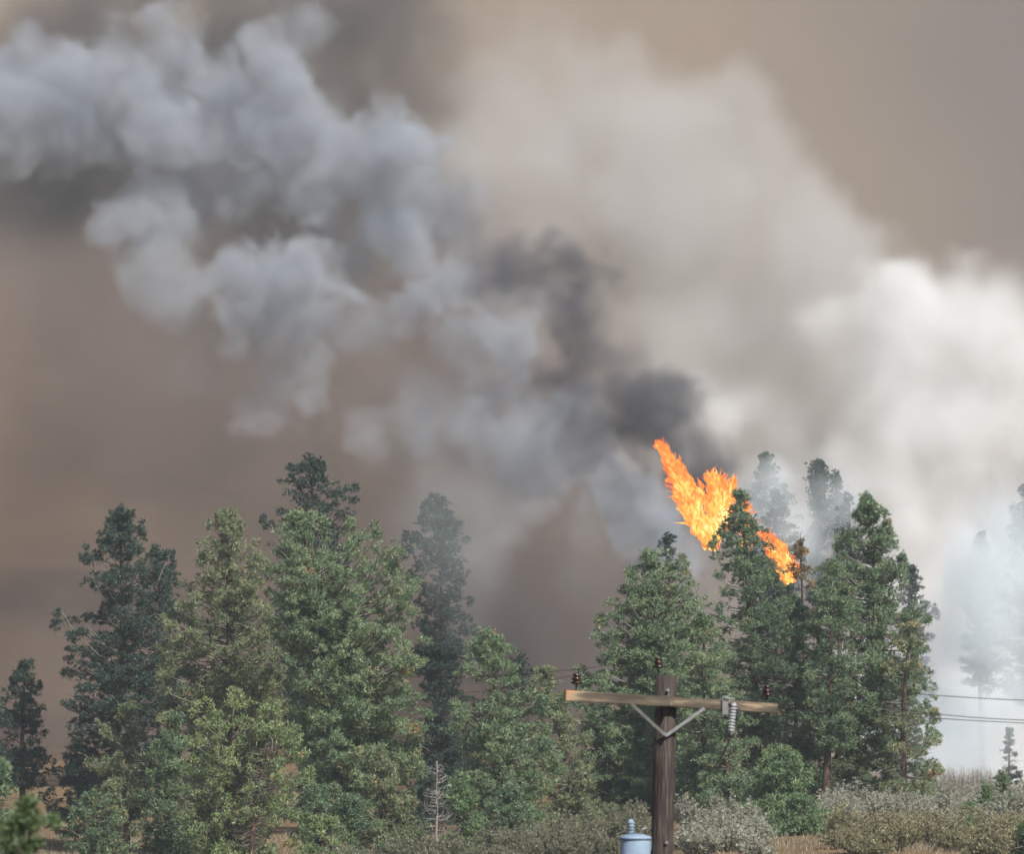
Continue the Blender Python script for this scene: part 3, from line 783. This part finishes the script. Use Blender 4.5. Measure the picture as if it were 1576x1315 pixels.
# px range, rows of (depth, number), kind, name, group, place, size
zones = [
    ((1285, 1590), ((198, 8), (207, 9), (217, 9), (229, 10)), 'rabbitbrush', 'rabbitbrush', 'rabbitbrush at the bottom right', 'yellowish rabbitbrush at the bottom right', 1.0),
    ((1262, 1590), ((243, 10), (258, 11), (274, 11), (292, 11)), 'sagebrush', 'sagebrush', 'sagebrush below the right-hand pines', 'grey-green sagebrush under the right-hand pines', 1.0),
    ((1042, 1175), ((198, 4), (207, 4), (222, 5), (240, 5)), 'sagebrush', 'sagebrush', 'sagebrush right of the pole', 'pale sagebrush right of the pole', 1.0),
    ((780, 1005), ((203, 6), (217, 6), (234, 6)), 'bush', 'brush', 'brush left of the pole', 'olive-grey brush left of the pole', 1.1),
    ((420, 770), ((212, 8), (226, 8)), 'bush', 'brush', 'brush under the left pines', 'greenish brush under the left pines', 1.0),
]
for (xa, xb_), rows, kd, nm, grp, lab, sz in zones:
    for ri, (Yr, num) in enumerate(rows):
        rown = 'front row' if ri == 0 else 'back row' if ri == len(rows) - 1 else ('row behind the front one' if ri == 1 else 'row before the back one')
        for q in range(num):
            px = xa + (xb_ - xa) * (q + .5 + rs.uniform(-.3, .3)) / num; Y = Yr + rs.uniform(-5, 5)
            if kd == 'rabbitbrush' and 1408 < px < 1445 and Y < 214:
                continue
            cnt += 1
            shrub(nm, lab + ', ' + rown + ', ' + ORD[q] + ' from left', px, 0, Y, rs.uniform(42, 88) * sz, rs.uniform(30, 62) * sz, 500 + cnt, grp, kd)

# leafless grey thicket in the smoke behind the sagebrush
rng = np.random.default_rng(5)
n = 420
xx = (rng.uniform(1440, 1530, n) - 788) / F * 318
yy = rng.uniform(308, 326, n)
zz = ground(xx, yy)
h = rng.uniform(.9, 2.4, n)
a = np.stack([xx, yy, zz], 1); e = a + np.stack([rng.normal(size=n) * .25, rng.normal(size=n) * .25, h], 1)
seg = np.stack([a, e], 1); rd = np.tile([[.016, .005]], (n, 1))
s2 = []
for k in range(3):
    u = rng.uniform(.3, .8, (n, 1)); q = a + (e - a) * u
    s2.append(np.stack([q, q + np.stack([rng.normal(size=n) * .3, rng.normal(size=n) * .3, h * .35], 1)], 1))
seg = np.concatenate([seg] + s2); rd = np.concatenate([rd, np.tile([[.009, .003]], (3 * n, 1))])
v, f = branch_tubes(seg, rd, 3)
tag(mesh_obj('thicket', v, f, m_twig, tri=True), 'leafless grey thicket half lost in smoke behind the sagebrush', 'thicket', kind='stuff')

# dry grass
n = 90000
ya = rng.uniform(190, 330, n)
xa = (rng.uniform(-60, 1640, n) - 788) / F * ya
tone = np.clip(rng.normal(.5, .25, n), 0, 1)
h = rng.uniform(.10, .38, n)
dx, dy = rng.normal(size=n) * .1, rng.normal(size=n) * .1
ang = rng.uniform(0, 3.14, n); w = .018
z = ground(xa, ya) - .02
v = np.stack([np.stack([xa - np.cos(ang) * w, ya - np.sin(ang) * w, z], 1), np.stack([xa + np.cos(ang) * w, ya + np.sin(ang) * w, z], 1), np.stack([xa + dx, ya + dy, z + h], 1)], 1).reshape(-1, 3)
m_grass = leaf_mat('dry_grass_blades', [(0, (0.15, 0.125, 0.085)), (.5, (0.27, 0.225, 0.15)), (1, (0.42, 0.36, 0.25))], .2)
tag(mesh_obj('dry_grass', v, np.arange(len(v)).reshape(-1, 3), m_grass, None, {'tone': np.repeat(tone, 3)}, tri=True), 'short straw-coloured dry grass between the shrubs', 'grass', kind='stuff')

# ------------------------------------------------------------------ flames
m_fire = bpy.data.materials.new('fire')
m_fire.use_nodes = True
m_fire.cycles.emission_sampling = 'NONE'
t = m_fire.node_tree
t.nodes.clear()
out = t.nodes.new('ShaderNodeOutputMaterial')
at = t.nodes.new('ShaderNodeAttribute'); at.attribute_name = 'tone'
nf = noise(t, 2.2, 6, rough=.65, stretch=(1.6, 1.6, .7))
ad = t.nodes.new('ShaderNodeMath'); ad.operation = 'MULTIPLY_ADD'
t.links.new(nf, ad.inputs[0]); ad.inputs[1].default_value = 1.5
sb_ = t.nodes.new('ShaderNodeMath'); sb_.operation = 'SUBTRACT'; t.links.new(at.outputs['Fac'], sb_.inputs[0]); sb_.inputs[1].default_value = .75
t.links.new(sb_.outputs[0], ad.inputs[2])
fc = ramp(t, ad.outputs[0], [(0.0, (0.45, 0.06, 0.02)), (0.25, (0.95, 0.14, 0.035)), (0.5, (1.0, 0.30, 0.06)), (0.72, (1.0, 0.56, 0.11)), (1.0, (1.0, 0.86, 0.38))])
em = t.nodes.new('ShaderNodeEmission'); t.links.new(fc, em.inputs[0]); em.inputs[1].default_value = 1.12
tp_ = t.nodes.new('ShaderNodeBsdfTransparent')
lw = t.nodes.new('ShaderNodeLayerWeight'); lw.inputs[0].default_value = .45
cr = t.nodes.new('ShaderNodeMapRange'); cr.inputs['From Min'].default_value = .25; cr.inputs['From Max'].default_value = .8
t.links.new(lw.outputs['Facing'], cr.inputs['Value'])
mx = t.nodes.new('ShaderNodeMixShader'); pass
n2_ = noise(t, 3.4, 4, rough=.6, stretch=(1.5, 1.5, .8))
h1 = t.nodes.new('ShaderNodeMath'); h1.operation = 'ADD'; t.links.new(n2_, h1.inputs[0]); t.links.new(at.outputs['Fac'], h1.inputs[1])
h2 = t.nodes.new('ShaderNodeMapRange'); h2.inputs['From Min'].default_value = 1.0; h2.inputs['From Max'].default_value = .76
t.links.new(h1.outputs[0], h2.inputs['Value'])
h3 = t.nodes.new('ShaderNodeMath'); h3.operation = 'MAXIMUM'; t.links.new(h2.outputs[0], h3.inputs[0]); t.links.new(cr.outputs[0], h3.inputs[1])
t.links.new(h3.outputs[0], mx.inputs[0])
t.links.new(em.outputs[0], mx.inputs[1]); t.links.new(tp_.outputs[0], mx.inputs[2]); t.links.new(mx.outputs[0], out.inputs['Surface'])


def tongues(name, parent, Y, spine, widths, num, seed, heat=.5, ln=(16, 40), wd=(2.4, 5.5), depth=1.2):
    """spine px points base -> tip with half-widths; filled with many tapering tongues licking along it"""
    rng = np.random.default_rng(seed)
    sp = np.array(spine, float); wv = np.array(widths, float); k = Y / F
    V, Fc, T = [], [], []
    nr, ns = 7, 6
    for i in range(num):
        u = rng.random() ** .9 * (len(sp) - 1); j = min(int(u), len(sp) - 2); g = u - j
        c = sp[j] + (sp[j + 1] - sp[j]) * g; w = wv[j] + (wv[j + 1] - wv[j]) * g
        d = sp[j + 1] - sp[j]; d /= np.linalg.norm(d); s = np.array((-d[1], d[0]))
        off = rng.uniform(-1, 1)
        c = c + s * off * w
        tw = rng.normal() * .17
        d3 = np.array((d[0] + s[0] * tw, rng.normal() * .25, -(d[1] + s[1] * tw))); d3 /= np.linalg.norm(d3)
        L_ = rng.uniform(*ln) * k * (0.6 + .4 * min(1, w / 25)); R_ = rng.uniform(*wd) * k
        p0 = P(c[0], c[1], Y + rng.normal() * depth * (1 - .5 * abs(off))) - np.array(parent.location)
        pa = np.cross(d3, (0, 1, 0.1)); pa /= np.linalg.norm(pa); pb = np.cross(d3, pa)
        b = sum(len(q) for q in V)
        ph = rng.uniform(0, 6.28); cv = rng.normal() * .25
        pts = []
        for r in range(nr):
            x = r / (nr - 1)
            rad = R_ * (math.sin(math.pi * min(1, .12 + x * .95)) ** .8) * (1 - x * .45) + .004
            cc = p0 + d3 * L_ * (x - .4) + pa * (math.sin(x * 5 + ph) * R_ * .7 + cv * L_ * x * x)
            for q in range(ns):
                w_ = 6.283 * q / ns
                pts.append(cc + (pa * math.cos(w_) + pb * math.sin(w_)) * rad)
        V.append(np.array(pts))
        for r in range(nr - 1):
            for q in range(ns):
                q2 = (q + 1) % ns
                Fc.append((b + r * ns + q, b + r * ns + q2, b + (r + 1) * ns + q2, b + (r + 1) * ns + q))
        edge = abs(off) ** 2; tipk = u / (len(sp) - 1)
        tv = np.clip(heat + .28 - .35 * edge - .42 * tipk + rng.normal() * .1, 0, 1)
        T.append(np.full(len(pts), tv))
    o = mesh_obj(name, np.concatenate(V), np.array(Fc), m_fire, parent, {'tone': np.concatenate(T)}, smooth=True, tri=True)
    tag(o, kind='stuff')
    return o


YF = 316
f1 = empty('flame', P(1110, 850, YF))
tag(f1, 'tall twin-peaked orange and yellow flames leaning left out of a burning pine', 'flame', 'flames')
tongues('flame_lobe', f1, YF, [(1094, 842), (1086, 806), (1066, 775), (1051, 750), (1037, 725), (1029, 705), (1021, 692), (1016, 686)], [6, 24, 21, 19, 12, 5, 2, 1], 620, 1, heat=.50)
tongues('flame_lobe', f1, YF + 1, [(1100, 830), (1108, 790), (1108, 765), (1104, 745), (1096, 732)], [10, 19, 19, 14, 2], 340, 2, heat=.58)
tongues('flame_lobe', f1, YF + 1, [(1118, 800), (1122, 770), (1124, 750), (1128, 741)], [8, 9, 7, 2], 80, 3, heat=.6)
tongues('flame_lobe', f1, YF - 2, [(1150, 850), (1148, 815), (1150, 790), (1144, 770)], [12, 16, 12, 4], 60, 4, heat=.45)
f2 = empty('flame', P(1210, 890, YF - 4))
tag(f2, 'smaller orange flame licking down the right side of the dark-tipped pine', 'flame', 'flames')
tongues('flame_lobe', f2, YF - 4, [(1212, 868), (1200, 852), (1188, 838), (1176, 824), (1166, 822)], [10, 13, 12, 8, 2], 110, 5, heat=.4, ln=(16, 36), wd=(3, 6))
tongues('flame_lobe', f2, YF - 4, [(1214, 896), (1210, 880), (1202, 868), (1200, 860)], [9, 12, 8, 3], 60, 6, heat=.5, ln=(12, 26), wd=(2.5, 5))
tongues('flame_lobe', f2, YF - 4, [(1222, 884), (1224, 874), (1226, 866)], [4, 6, 3], 20, 7, heat=.4, ln=(12, 22), wd=(2.5, 5))
print('triangles', NTRI)


# ------------------------------------------------------------------ smoke
def lattice(shape, cells, rng):
    g = rng.random(tuple(c + 2 for c in cells)).astype(np.float32)
    for ax in range(3):
        n = shape[ax]
        tt = np.linspace(0, cells[ax], n, dtype=np.float32)
        i = np.minimum(tt.astype(int), cells[ax]); f = tt - i; f = f * f * (3 - 2 * f)
        a = np.take(g, i, axis=ax); bb = np.take(g, i + 1, axis=ax)
        sh = [1, 1, 1]; sh[ax] = n
        g = a + (bb - a) * f.reshape(sh)
    return g * 2 - 1


def smoke(name, puffs, voxel, mat, label, depth=8.0, edge=1.6, amp=1.5, scale=9.0, octaves=5, kids=(12, 6),
          lo_pad=3.0, seed=1, inner=0.35, gain=0.5, size=1.0, bias=0.0, warp=2.2):
    """A real smoke volume: billows of nested spheres (px, py, Y, radius in px, [weight]) worn by noise."""
    rng = np.random.default_rng(seed)
    sp = []

    def grow(c, r, w, lv):
        sp.append((c, r, w))
        if lv < len(kids):
            for _ in range(kids[lv]):
                v = rng.normal(size=3); v /= np.linalg.norm(v)
                grow(c + v * r * rng.uniform(.7, .95), r * rng.uniform(.3, .55), w, lv + 1)
    for q in puffs:
        px, py, Y, r = q[:4]
        w = q[4] if len(q) > 4 else 1.0
        Yj = Y + rng.uniform(-depth, depth)
        grow(P(px, py, Yj), r * Yj / F * size, w, 0)
    lo = np.min([c - r for c, r, w in sp], axis=0) - lo_pad
    hi = np.max([c + r for c, r, w in sp], axis=0) + lo_pad
    lo[2] = max(lo[2], -9.0)
    cx = 1.0 / F * hi[1]
    lo[0] = max(lo[0], -(788 + 260) * cx); hi[0] = min(hi[0], (788 + 260) * cx)
    hi[2] = min(hi[2], 1400 * cx)
    n = tuple(int(v) for v in (hi - lo) / voxel)
    ax = [np.linspace(lo[k], hi[k], n[k], dtype=np.float32) for k in range(3)]
    X, Yg, Z = ax[0][:, None, None], ax[1][None, :, None], ax[2][None, None, :]
    def fbm(sc, oc, ga):
        out = np.zeros(n, np.float32); tot_ = 0
        for k in range(oc):
            if sc / 2 ** k < voxel * 1.5:
                break
            out += ga ** k * lattice(n, tuple(max(1, int(v)) for v in (hi - lo) / (sc / 2 ** k)), rng); tot_ += ga ** k
        return out * 1.6 / tot_
    wx, wy, wz = (warp * fbm(scale * .8, 4, .55) for _ in range(3))
    WX, WY, WZ = X + wx, Yg + wy, Z + wz
    del wx, wy, wz
    S = np.full(n, -6.0, np.float32)
    W = np.zeros(n, np.float32)
    for c, r, w in sp:
        q = r * 1.25 + 0.6 + warp * 1.3
        a = [int(np.clip((c[k] - q - lo[k]) / voxel, 0, n[k])) for k in range(3)]
        e = [int(np.clip((c[k] + q - lo[k]) / voxel + 1, 0, n[k])) for k in range(3)]
        if any(e[k] <= a[k] for k in range(3)):
            continue
        sl = tuple(slice(a[k], e[k]) for k in range(3))
        d = r - np.sqrt((WX[sl] - c[0]) ** 2 + (WY[sl] - c[1]) ** 2 + (WZ[sl] - c[2]) ** 2)
        d = d * (1.3 / r ** 0.6)
        m = d > S[sl]
        S[sl] = np.where(m, d, S[sl])
        if w != 0:
            W[sl] = np.where(m, w, W[sl])
    fb = fbm(scale, octaves, gain)
    fine = fbm(scale * .45, 4, .65)
    d = np.clip((S + bias + fb * amp) / edge, 0, 1)
    d = d * d * (3 - 2 * d) * W * np.clip(0.75 + inner * 2 * fine, 0.08, 2)
    # fade at the box faces, so that no flat side shows
    for k in range(3):
        m = np.minimum(np.arange(n[k]), np.arange(n[k])[::-1]) / max(1.0, 2.0 / voxel)
        sh = [1, 1, 1]; sh[k] = n[k]
        d *= np.clip(m, 0, 1).reshape(sh).astype(np.float32)
    me = bpy.data.meshes.new(name)
    me.vertices.add(d.size)
    me.attributes.new('d', 'FLOAT', 'POINT').data.foreach_set('value', np.ascontiguousarray(d, dtype=np.float32).ravel())
    me.materials.append(mat)
    o = bpy.data.objects.new(name, me)
    COL.objects.link(o)
    ng = bpy.data.node_groups.new(name + '_field', 'GeometryNodeTree')
    ng.interface.new_socket('Geometry', in_out='INPUT', socket_type='NodeSocketGeometry')
    ng.interface.new_socket('Geometry', in_out='OUTPUT', socket_type='NodeSocketGeometry')
    N, L = ng.nodes.new, ng.links.new
    gi = N('NodeGroupInput'); go = N('NodeGroupOutput'); vc = N('GeometryNodeVolumeCube')
    vc.inputs['Min'].default_value = lo
    vc.inputs['Max'].default_value = hi
    for k, a in enumerate('XYZ'):
        vc.inputs['Resolution ' + a].default_value = n[k]
    pos = N('GeometryNodeInputPosition')

    def vm(op, a, v=None):
        q = N('ShaderNodeVectorMath'); q.operation = op
        L(a, q.inputs[0])
        if v is not None:
            q.inputs[1].default_value = tuple(float(z) for z in v)
        return q.outputs[0]

    def im(op, a, v):
        q = N('FunctionNodeIntegerMath'); q.operation = op
        for i, z in enumerate((a, v)):
            if isinstance(z, bpy.types.NodeSocket):
                L(z, q.inputs[i])
            else:
                q.inputs[i].default_value = z
        return q.outputs[0]
    q = vm('SUBTRACT', pos.outputs[0], lo)
    q = vm('MULTIPLY', q, np.array(n) / (hi - lo))
    q = vm('FLOOR', q)
    q = vm('MINIMUM', q, [k - 1 for k in n])
    q = vm('MAXIMUM', q, (0, 0, 0))
    sx = N('ShaderNodeSeparateXYZ'); L(q, sx.inputs[0])
    idx = im('ADD', im('MULTIPLY', im('ADD', im('MULTIPLY', sx.outputs[0], n[1]), sx.outputs[1]), n[2]), sx.outputs[2])
    at = N('GeometryNodeInputNamedAttribute'); at.data_type = 'FLOAT'; at.inputs[0].default_value = 'd'
    si = N('GeometryNodeSampleIndex'); si.data_type = 'FLOAT'; si.domain = 'POINT'
    L(gi.outputs[0], si.inputs['Geometry']); L(at.outputs[0], si.inputs['Value']); L(idx, si.inputs['Index'])
    L(si.outputs[0], vc.inputs['Density'])
    sm = N('GeometryNodeSetMaterial'); sm.inputs['Material'].default_value = mat
    L(vc.outputs[0], sm.inputs[0]); L(sm.outputs[0], go.inputs[0])
    o.modifiers.new('field', 'NODES').node_group = ng
    tag(o, label, 'smoke', kind='stuff')
    print(name, n, d.size)
    return o


# pale blue-grey plume drifting from the fire to the upper left
Y0 = 372
pale = [(90, 150, Y0, 95), (20, 190, Y0, 80), (180, 100, Y0, 85), (265, 65, Y0, 70), (250, 190, Y0, 85),
        (370, 170, Y0, 85), (425, 115, Y0, 65), (460, 190, Y0, 80), (530, 210, Y0, 70), (470, 70, Y0 + 8, 50, .5), (600, 205, Y0, 60),
        (640, 225, Y0, 62), (662, 280, Y0, 45), (560, 260, Y0, 60), (310, 240, Y0 + 6, 60, .7),
        (235, 340, Y0, 58), (200, 345, Y0, 38), (300, 310, Y0 + 8, 60, .6), (260, 420, Y0 + 4, 65, .6), (385, 300, Y0, 60, .7),
        (470, 300, Y0, 70, .8), (405, 440, Y0, 70), (345, 430, Y0 - 3, 45), (480, 430, Y0, 55, .8), (545, 400, Y0 + 6, 50, .6),
        (600, 340, Y0, 60, .9), (650, 330, Y0, 55), (705, 330, Y0 + 4, 55, .7), (735, 290, Y0 + 6, 30, .5), (630, 440, Y0, 50),
        (560, 480, Y0 + 4, 55, .6), (490, 520, Y0, 55, .8), (440, 560, Y0, 55, .8), (400, 605, Y0, 45, .7), (430, 640, Y0, 28, .5),
        (500, 570, Y0 + 3, 40, .6), (690, 430, Y0 + 3, 50, .8),
        (700, 540, Y0 + 4, 60, .5), (780, 470, Y0 - 4, 45, .5), (850, 475, Y0 - 6, 38, .5), (790, 540, Y0 - 5, 45, 1),
        (800, 590, Y0 - 5, 30, .8), (640, 640, Y0, 60, .5), (560, 670, Y0, 45, .35), (645, 670, Y0 - 4, 30, .6), (720, 650, Y0, 60, .5),
        (810, 660, Y0, 60, .6), (900, 620, Y0 - 8, 30, .6), (870, 640, Y0 - 8, 30, .8), (860, 710, Y0 - 4, 60, .7), (930, 740, Y0 - 6, 55, .8), (800, 760, Y0 + 6, 50, .3),
        (970, 800, Y0 - 8, 48, .9), (1020, 830, Y0 - 12, 42, 1), (1065, 860, Y0 - 16, 30, .9), (1000, 740, Y0 - 6, 30, .5), (990, 850, Y0 - 10, 35, .4), (900, 680, Y0 - 12, 45, 1.4), (950, 760, Y0 - 14, 42, 1.4), (1000, 790, Y0 - 16, 40, 1.5), (1040, 850, Y0 - 20, 36, 1.5), (1000, 860, Y0 - 18, 30, 1), (1075, 870, Y0 - 24, 24, 1.4), (860, 650, Y0 - 10, 36, 1.2), (820, 720, Y0 - 6, 50, .7), (760, 700, Y0, 50, .6), (960, 830, Y0 - 12, 36, .8)]
m_pale = volmat('pale_blue_grey_smoke', (0.585, 0.62, 0.675), 0.40)
smoke('pale_smoke', pale, 0.38, m_pale, 'pale blue-grey billowing smoke plume drifting to the upper left', depth=5, edge=.85, amp=.8, scale=8, kids=(11, 6, 3), seed=5, size=1.0, gain=.65, warp=2.4, octaves=6)

veil = [(x_, y_, Y_ + 5, r_ * 1.25) for x_, y_, Y_, r_, *w_ in pale[:-6] if y_ > 200] + [(x_, y_, 376, r_, .6) for x_, y_, r_ in ((600, 690, 60), (520, 640, 50), (680, 730, 60), (760, 760, 60), (860, 800, 60), (920, 830, 50), (300, 540, 60), (640, 560, 60))]
m_veil = volmat('thin_grey_smoke', (0.50, 0.505, 0.525), 0.17)
smoke('grey_veil_smoke', veil, 1.0, m_veil, 'thin grey smoke filling the gaps between the pale billows', depth=5, edge=2.0, amp=1.6, scale=10, kids=(6, 3), seed=31, warp=3)

# dark sooty smoke rising from the flames
Yd = 351
dark = [(1040, 655, Yd, 42), (1075, 640, Yd, 26), (1020, 690, Yd, 34), (1060, 715, Yd, 30), (985, 660, Yd, 36), (1100, 735, Yd, 18, .8), (1140, 735, Yd, 14, .6),
        (940, 620, Yd, 40), (890, 590, Yd, 45, .8), (860, 560, Yd, 45, .9), (905, 520, Yd, 45), (905, 460, Yd, 50), (885, 415, Yd, 48), (835, 430, Yd, 50, .7),
        (780, 420, Yd + 6, 45, .4), (870, 500, Yd, 50), (725, 390, Yd + 8, 50, .35), (700, 330, Yd + 10, 50, .25), (840, 600, Yd, 40, .6), (1030, 640, Yd - 8, 34), (1070, 660, Yd - 10, 26), (990, 640, Yd - 6, 34), (1040, 700, Yd - 12, 26), (1090, 740, Yd - 16, 16), (950, 590, Yd, 36), (1000, 700, Yd - 8, 26, .7)]
m_dark = volmat('dark_sooty_smoke', (0.19, 0.19, 0.215), 0.46)
smoke('dark_smoke', dark, 0.5, m_dark, 'dark sooty smoke column rising left from the flames', depth=3, edge=1.3, amp=1.2, scale=7, kids=(10, 5), seed=8, size=1.15, bias=.5, warp=2.8, gain=.65)

# broad beige smoke cloud behind
Yb = 520
beige = [(780, 190, Yb, 100, .4), (900, 260, Yb, 130, .9), (850, 90, Yb, 80, .25), (1020, 260, Yb, 120), (1130, 270, Yb, 110), (1040, 380, Yb, 150), (1230, 350, Yb, 110), (1300, 430, Yb, 100),
         (800, 330, Yb, 130), (900, 480, Yb, 150), (1150, 480, Yb, 150), (1320, 560, Yb, 150), (1000, 620, Yb, 170), (1200, 700, Yb, 180), (1450, 640, Yb, 170), (1400, 850, Yb, 180),
         (820, 560, Yb, 120, .6), (1560, 760, Yb, 160), (1560, 560, Yb, 110), (1150, 860, Yb, 140), (1350, 1020, Yb, 140), (1520, 1000, Yb, 140), (1440, 1160, Yb, 90)]
m_beige = volmat('beige_smoke', (0.75, 0.74, 0.725), 0.09)
smoke('beige_smoke', beige, 1.3, m_beige, 'broad beige smoke cloud behind the burning pines', depth=10, edge=1.6, amp=1.3, scale=18, kids=(10, 6), warp=5, seed=4, size=1.2, bias=.4)

# bright white smoke at the right
Yw = 450
white = [(1440, 490, Yw, 62), (1375, 500, Yw, 60), (1500, 500, Yw, 70), (1560, 520, Yw, 60), (1300, 520, Yw, 50), (1230, 540, Yw, 50, .6), (1420, 590, Yw, 110, .7), (1080, 600, Yw - 40, 45, .9), (1125, 670, Yw - 40, 38),
         (1015, 590, Yw - 35, 30, .6), (1180, 650, Yw - 10, 75, .5), (1540, 660, Yw, 100, .6), (1340, 700, Yw, 110, .5), (1480, 820, Yw, 120, .6), (1400, 960, Yw, 100, .7), (1500, 1040, Yw, 90, .8),
         (1470, 1110, Yw - 20, 90, 1.2), (1560, 1120, Yw - 10, 80, 1.2), (1400, 1120, Yw - 20, 70, 1.2), (1340, 1080, Yw, 80), (1500, 1180, Yw - 10, 60, 1), (1440, 1190, Yw - 60, 45, 1), (1560, 1190, Yw - 60, 50, 1), (1500, 1130, Yw - 60, 55, 1), (1430, 1110, Yw - 60, 50, 1), (1520, 1100, 345, 40, 1), (1470, 1120, 345, 40, 1), (1570, 1080, 345, 40, 1), (1500, 1170, 335, 36, 1), (1440, 1180, 335, 30, 1), (1560, 1170, 335, 36, 1), (1540, 1050, 350, 30, .8)]
m_white = volmat('white_smoke', (0.988, 0.99, 0.995), 0.20, -0.45)
smoke('white_smoke', white, 0.9, m_white, 'bright white smoke rolling low behind the right-hand pines', depth=8, edge=1.6, amp=1.3, scale=14, kids=(12, 6), warp=4, gain=.6, seed=9, size=1.1)

# grey-brown murk at the left and in the middle
Yg_ = 620
grey = [(40, 330, Yg_, 170), (160, 470, Yg_, 140), (60, 60, Yg_, 130), (180, -20, Yg_, 110, .8), (300, -20, Yg_, 110, .9), (420, -30, Yg_, 120, .9), (540, -20, Yg_, 120, .8), (640, -30, Yg_, 110, .5), (350, 90, Yg_, 110, .9), (470, 90, Yg_, 110, .9), (590, 100, Yg_, 110, .7), (680, 90, Yg_, 90, .3), (700, 190, Yg_, 90, .4), (600, 210, Yg_, 110, .8), (480, 210, Yg_, 110, .8), (20, 300, 440, 75, .7), (110, 320, 440, 75, .7), (60, 410, 440, 75, .7), (160, 430, 440, 75, .6), (240, 520, 440, 70, .5), (330, 600, 440, 60, .3), (0, 20, 430, 50, .5), (60, 0, 430, 40, .5), (-20, 430, 440, 60, .5), (170, 560, 440, 70, .35), (900, 950, 440, 70, .9), (820, 890, 440, 70, .8), (880, 1050, 440, 70, 1), (760, 850, 440, 60, .5), (950, 900, 430, 55, .9), (780, 1000, 440, 70, .8), (700, 950, 440, 60, .5), (960, 1000, 430, 60, .9), (250, 260, Yg_, 160), (420, 360, Yg_, 170), (640, 420, Yg_, 150), (330, 600, Yg_, 150, .6),
        (120, 620, Yg_, 130, .25), (560, 640, Yg_, 160, .7), (720, 760, Yg_, 150), (850, 880, Yg_, 140), (780, 1000, Yg_, 130), (920, 1000, Yg_, 120), (600, 880, Yg_, 130, .6), (430, 800, Yg_, 130, .35), (980, 860, Yg_, 110), (900, 700, Yg_, 130), (700, 560, Yg_, 140), (860, 960, 500, 90), (760, 960, 500, 90), (900, 1060, 500, 90), (800, 1080, 500, 90), (680, 1040, 500, 90), (620, 940, 500, 80)]
m_grey = volmat('grey_brown_smoke', (0.225, 0.205, 0.205), 0.18)
smoke('grey_smoke', grey, 2.2, m_grey, 'dark grey-brown smoke filling the air on the left', depth=14, edge=3, amp=1.8, scale=34, kids=(8, 4), warp=8, seed=12, size=1.25)

# thin blue smoke among the trees behind the fire
blue = [(1262, 745, 338, 42), (1287, 765, 338, 34), (1510, 860, 338, 46), (1186, 735, 342, 42), (1405, 920, 340, 40), (1585, 790, 342, 60), (1580, 900, 340, 60), (1500, 930, 338, 50), (1180, 800, 345, 60), (1250, 820, 345, 55), (1290, 800, 345, 45, .8), (1230, 860, 345, 50), (1270, 870, 345, 40), (1400, 960, 350, 50, .7), (1420, 1020, 350, 45), (1500, 900, 350, 60, .8), (1560, 880, 345, 75), (1510, 1000, 345, 75), (1500, 950, 335, 60), (1570, 800, 345, 60), (1190, 760, 340, 45), (1265, 760, 342, 45), (1200, 830, 330, 30), (1500, 1080, 330, 60), (1520, 1150, 325, 60), (1560, 1100, 328, 60), (1400, 1080, 330, 40),
        (1570, 1000, 350, 60), (1450, 1080, 345, 60), (1540, 1120, 345, 60), (1460, 1160, 345, 60), (1380, 1140, 345, 40), (705, 815, 315, 75, .10), (690, 900, 315, 60, .08), (1050, 880, 330, 40, .7), (1560, 1180, 345, 50, .8)]
m_blue = volmat('thin_blue_smoke', (0.87, 0.935, 0.98), 0.34, -0.4)
smoke('blue_smoke', blue, 0.9, m_blue, 'thin blue smoke drifting between the pines behind the fire', depth=4, edge=2, amp=0.9, scale=9, seed=15, size=1.25)

# brown dust and smoke in front of the grassy hill
brown = [(px, py, 480 + 16 * math.sin(px), 190) for px in range(-100, 1000, 110) for py in range(500, 1200, 110)]
m_brown = volmat('brown_smoke', (0.385, 0.315, 0.28), 0.07)
smoke('brown_smoke', brown, 2.0, m_brown, 'thin brown smoke hanging in front of the grassy hillside', depth=10, edge=3, amp=1.5, scale=24, octaves=5, kids=(3,), warp=6, gain=.6, seed=22, size=1.1)

orange = [(-30, 460, 455, 90, .5), (30, 820, 455, 80, .4), (60, 560, 460, 80, .3), (-60, 520, 450, 90), (-40, 640, 450, 100), (20, 610, 455, 50, .6), (-50, 760, 450, 90, .8), (30, 720, 460, 70, .4), (-60, 880, 455, 80, .5)]  # orange-coloured volume, denser towards the left edge
m_orange = volmat('orange_volume', (0.66, 0.40, 0.25), 0.075)
smoke('orange_smoke', orange, 1.6, m_orange, 'faint orange-tinted smoke at the far left edge', depth=6, edge=2, amp=1.3, scale=18, kids=(6, 3), seed=41, warp=4)

# the air: an even box of haze round the camera and all that stands in view
HB = MB().box((0, 712, 112), (520, 0, 0), (0, 738, 0), (0, 0, 130))
m_haze = volmat('haze_air', (0.74, 0.88, 1.0), 0.00017)
tag(HB.build('haze', m_haze), 'pale bluish smoke haze filling the whole valley', 'haze', kind='stuff')
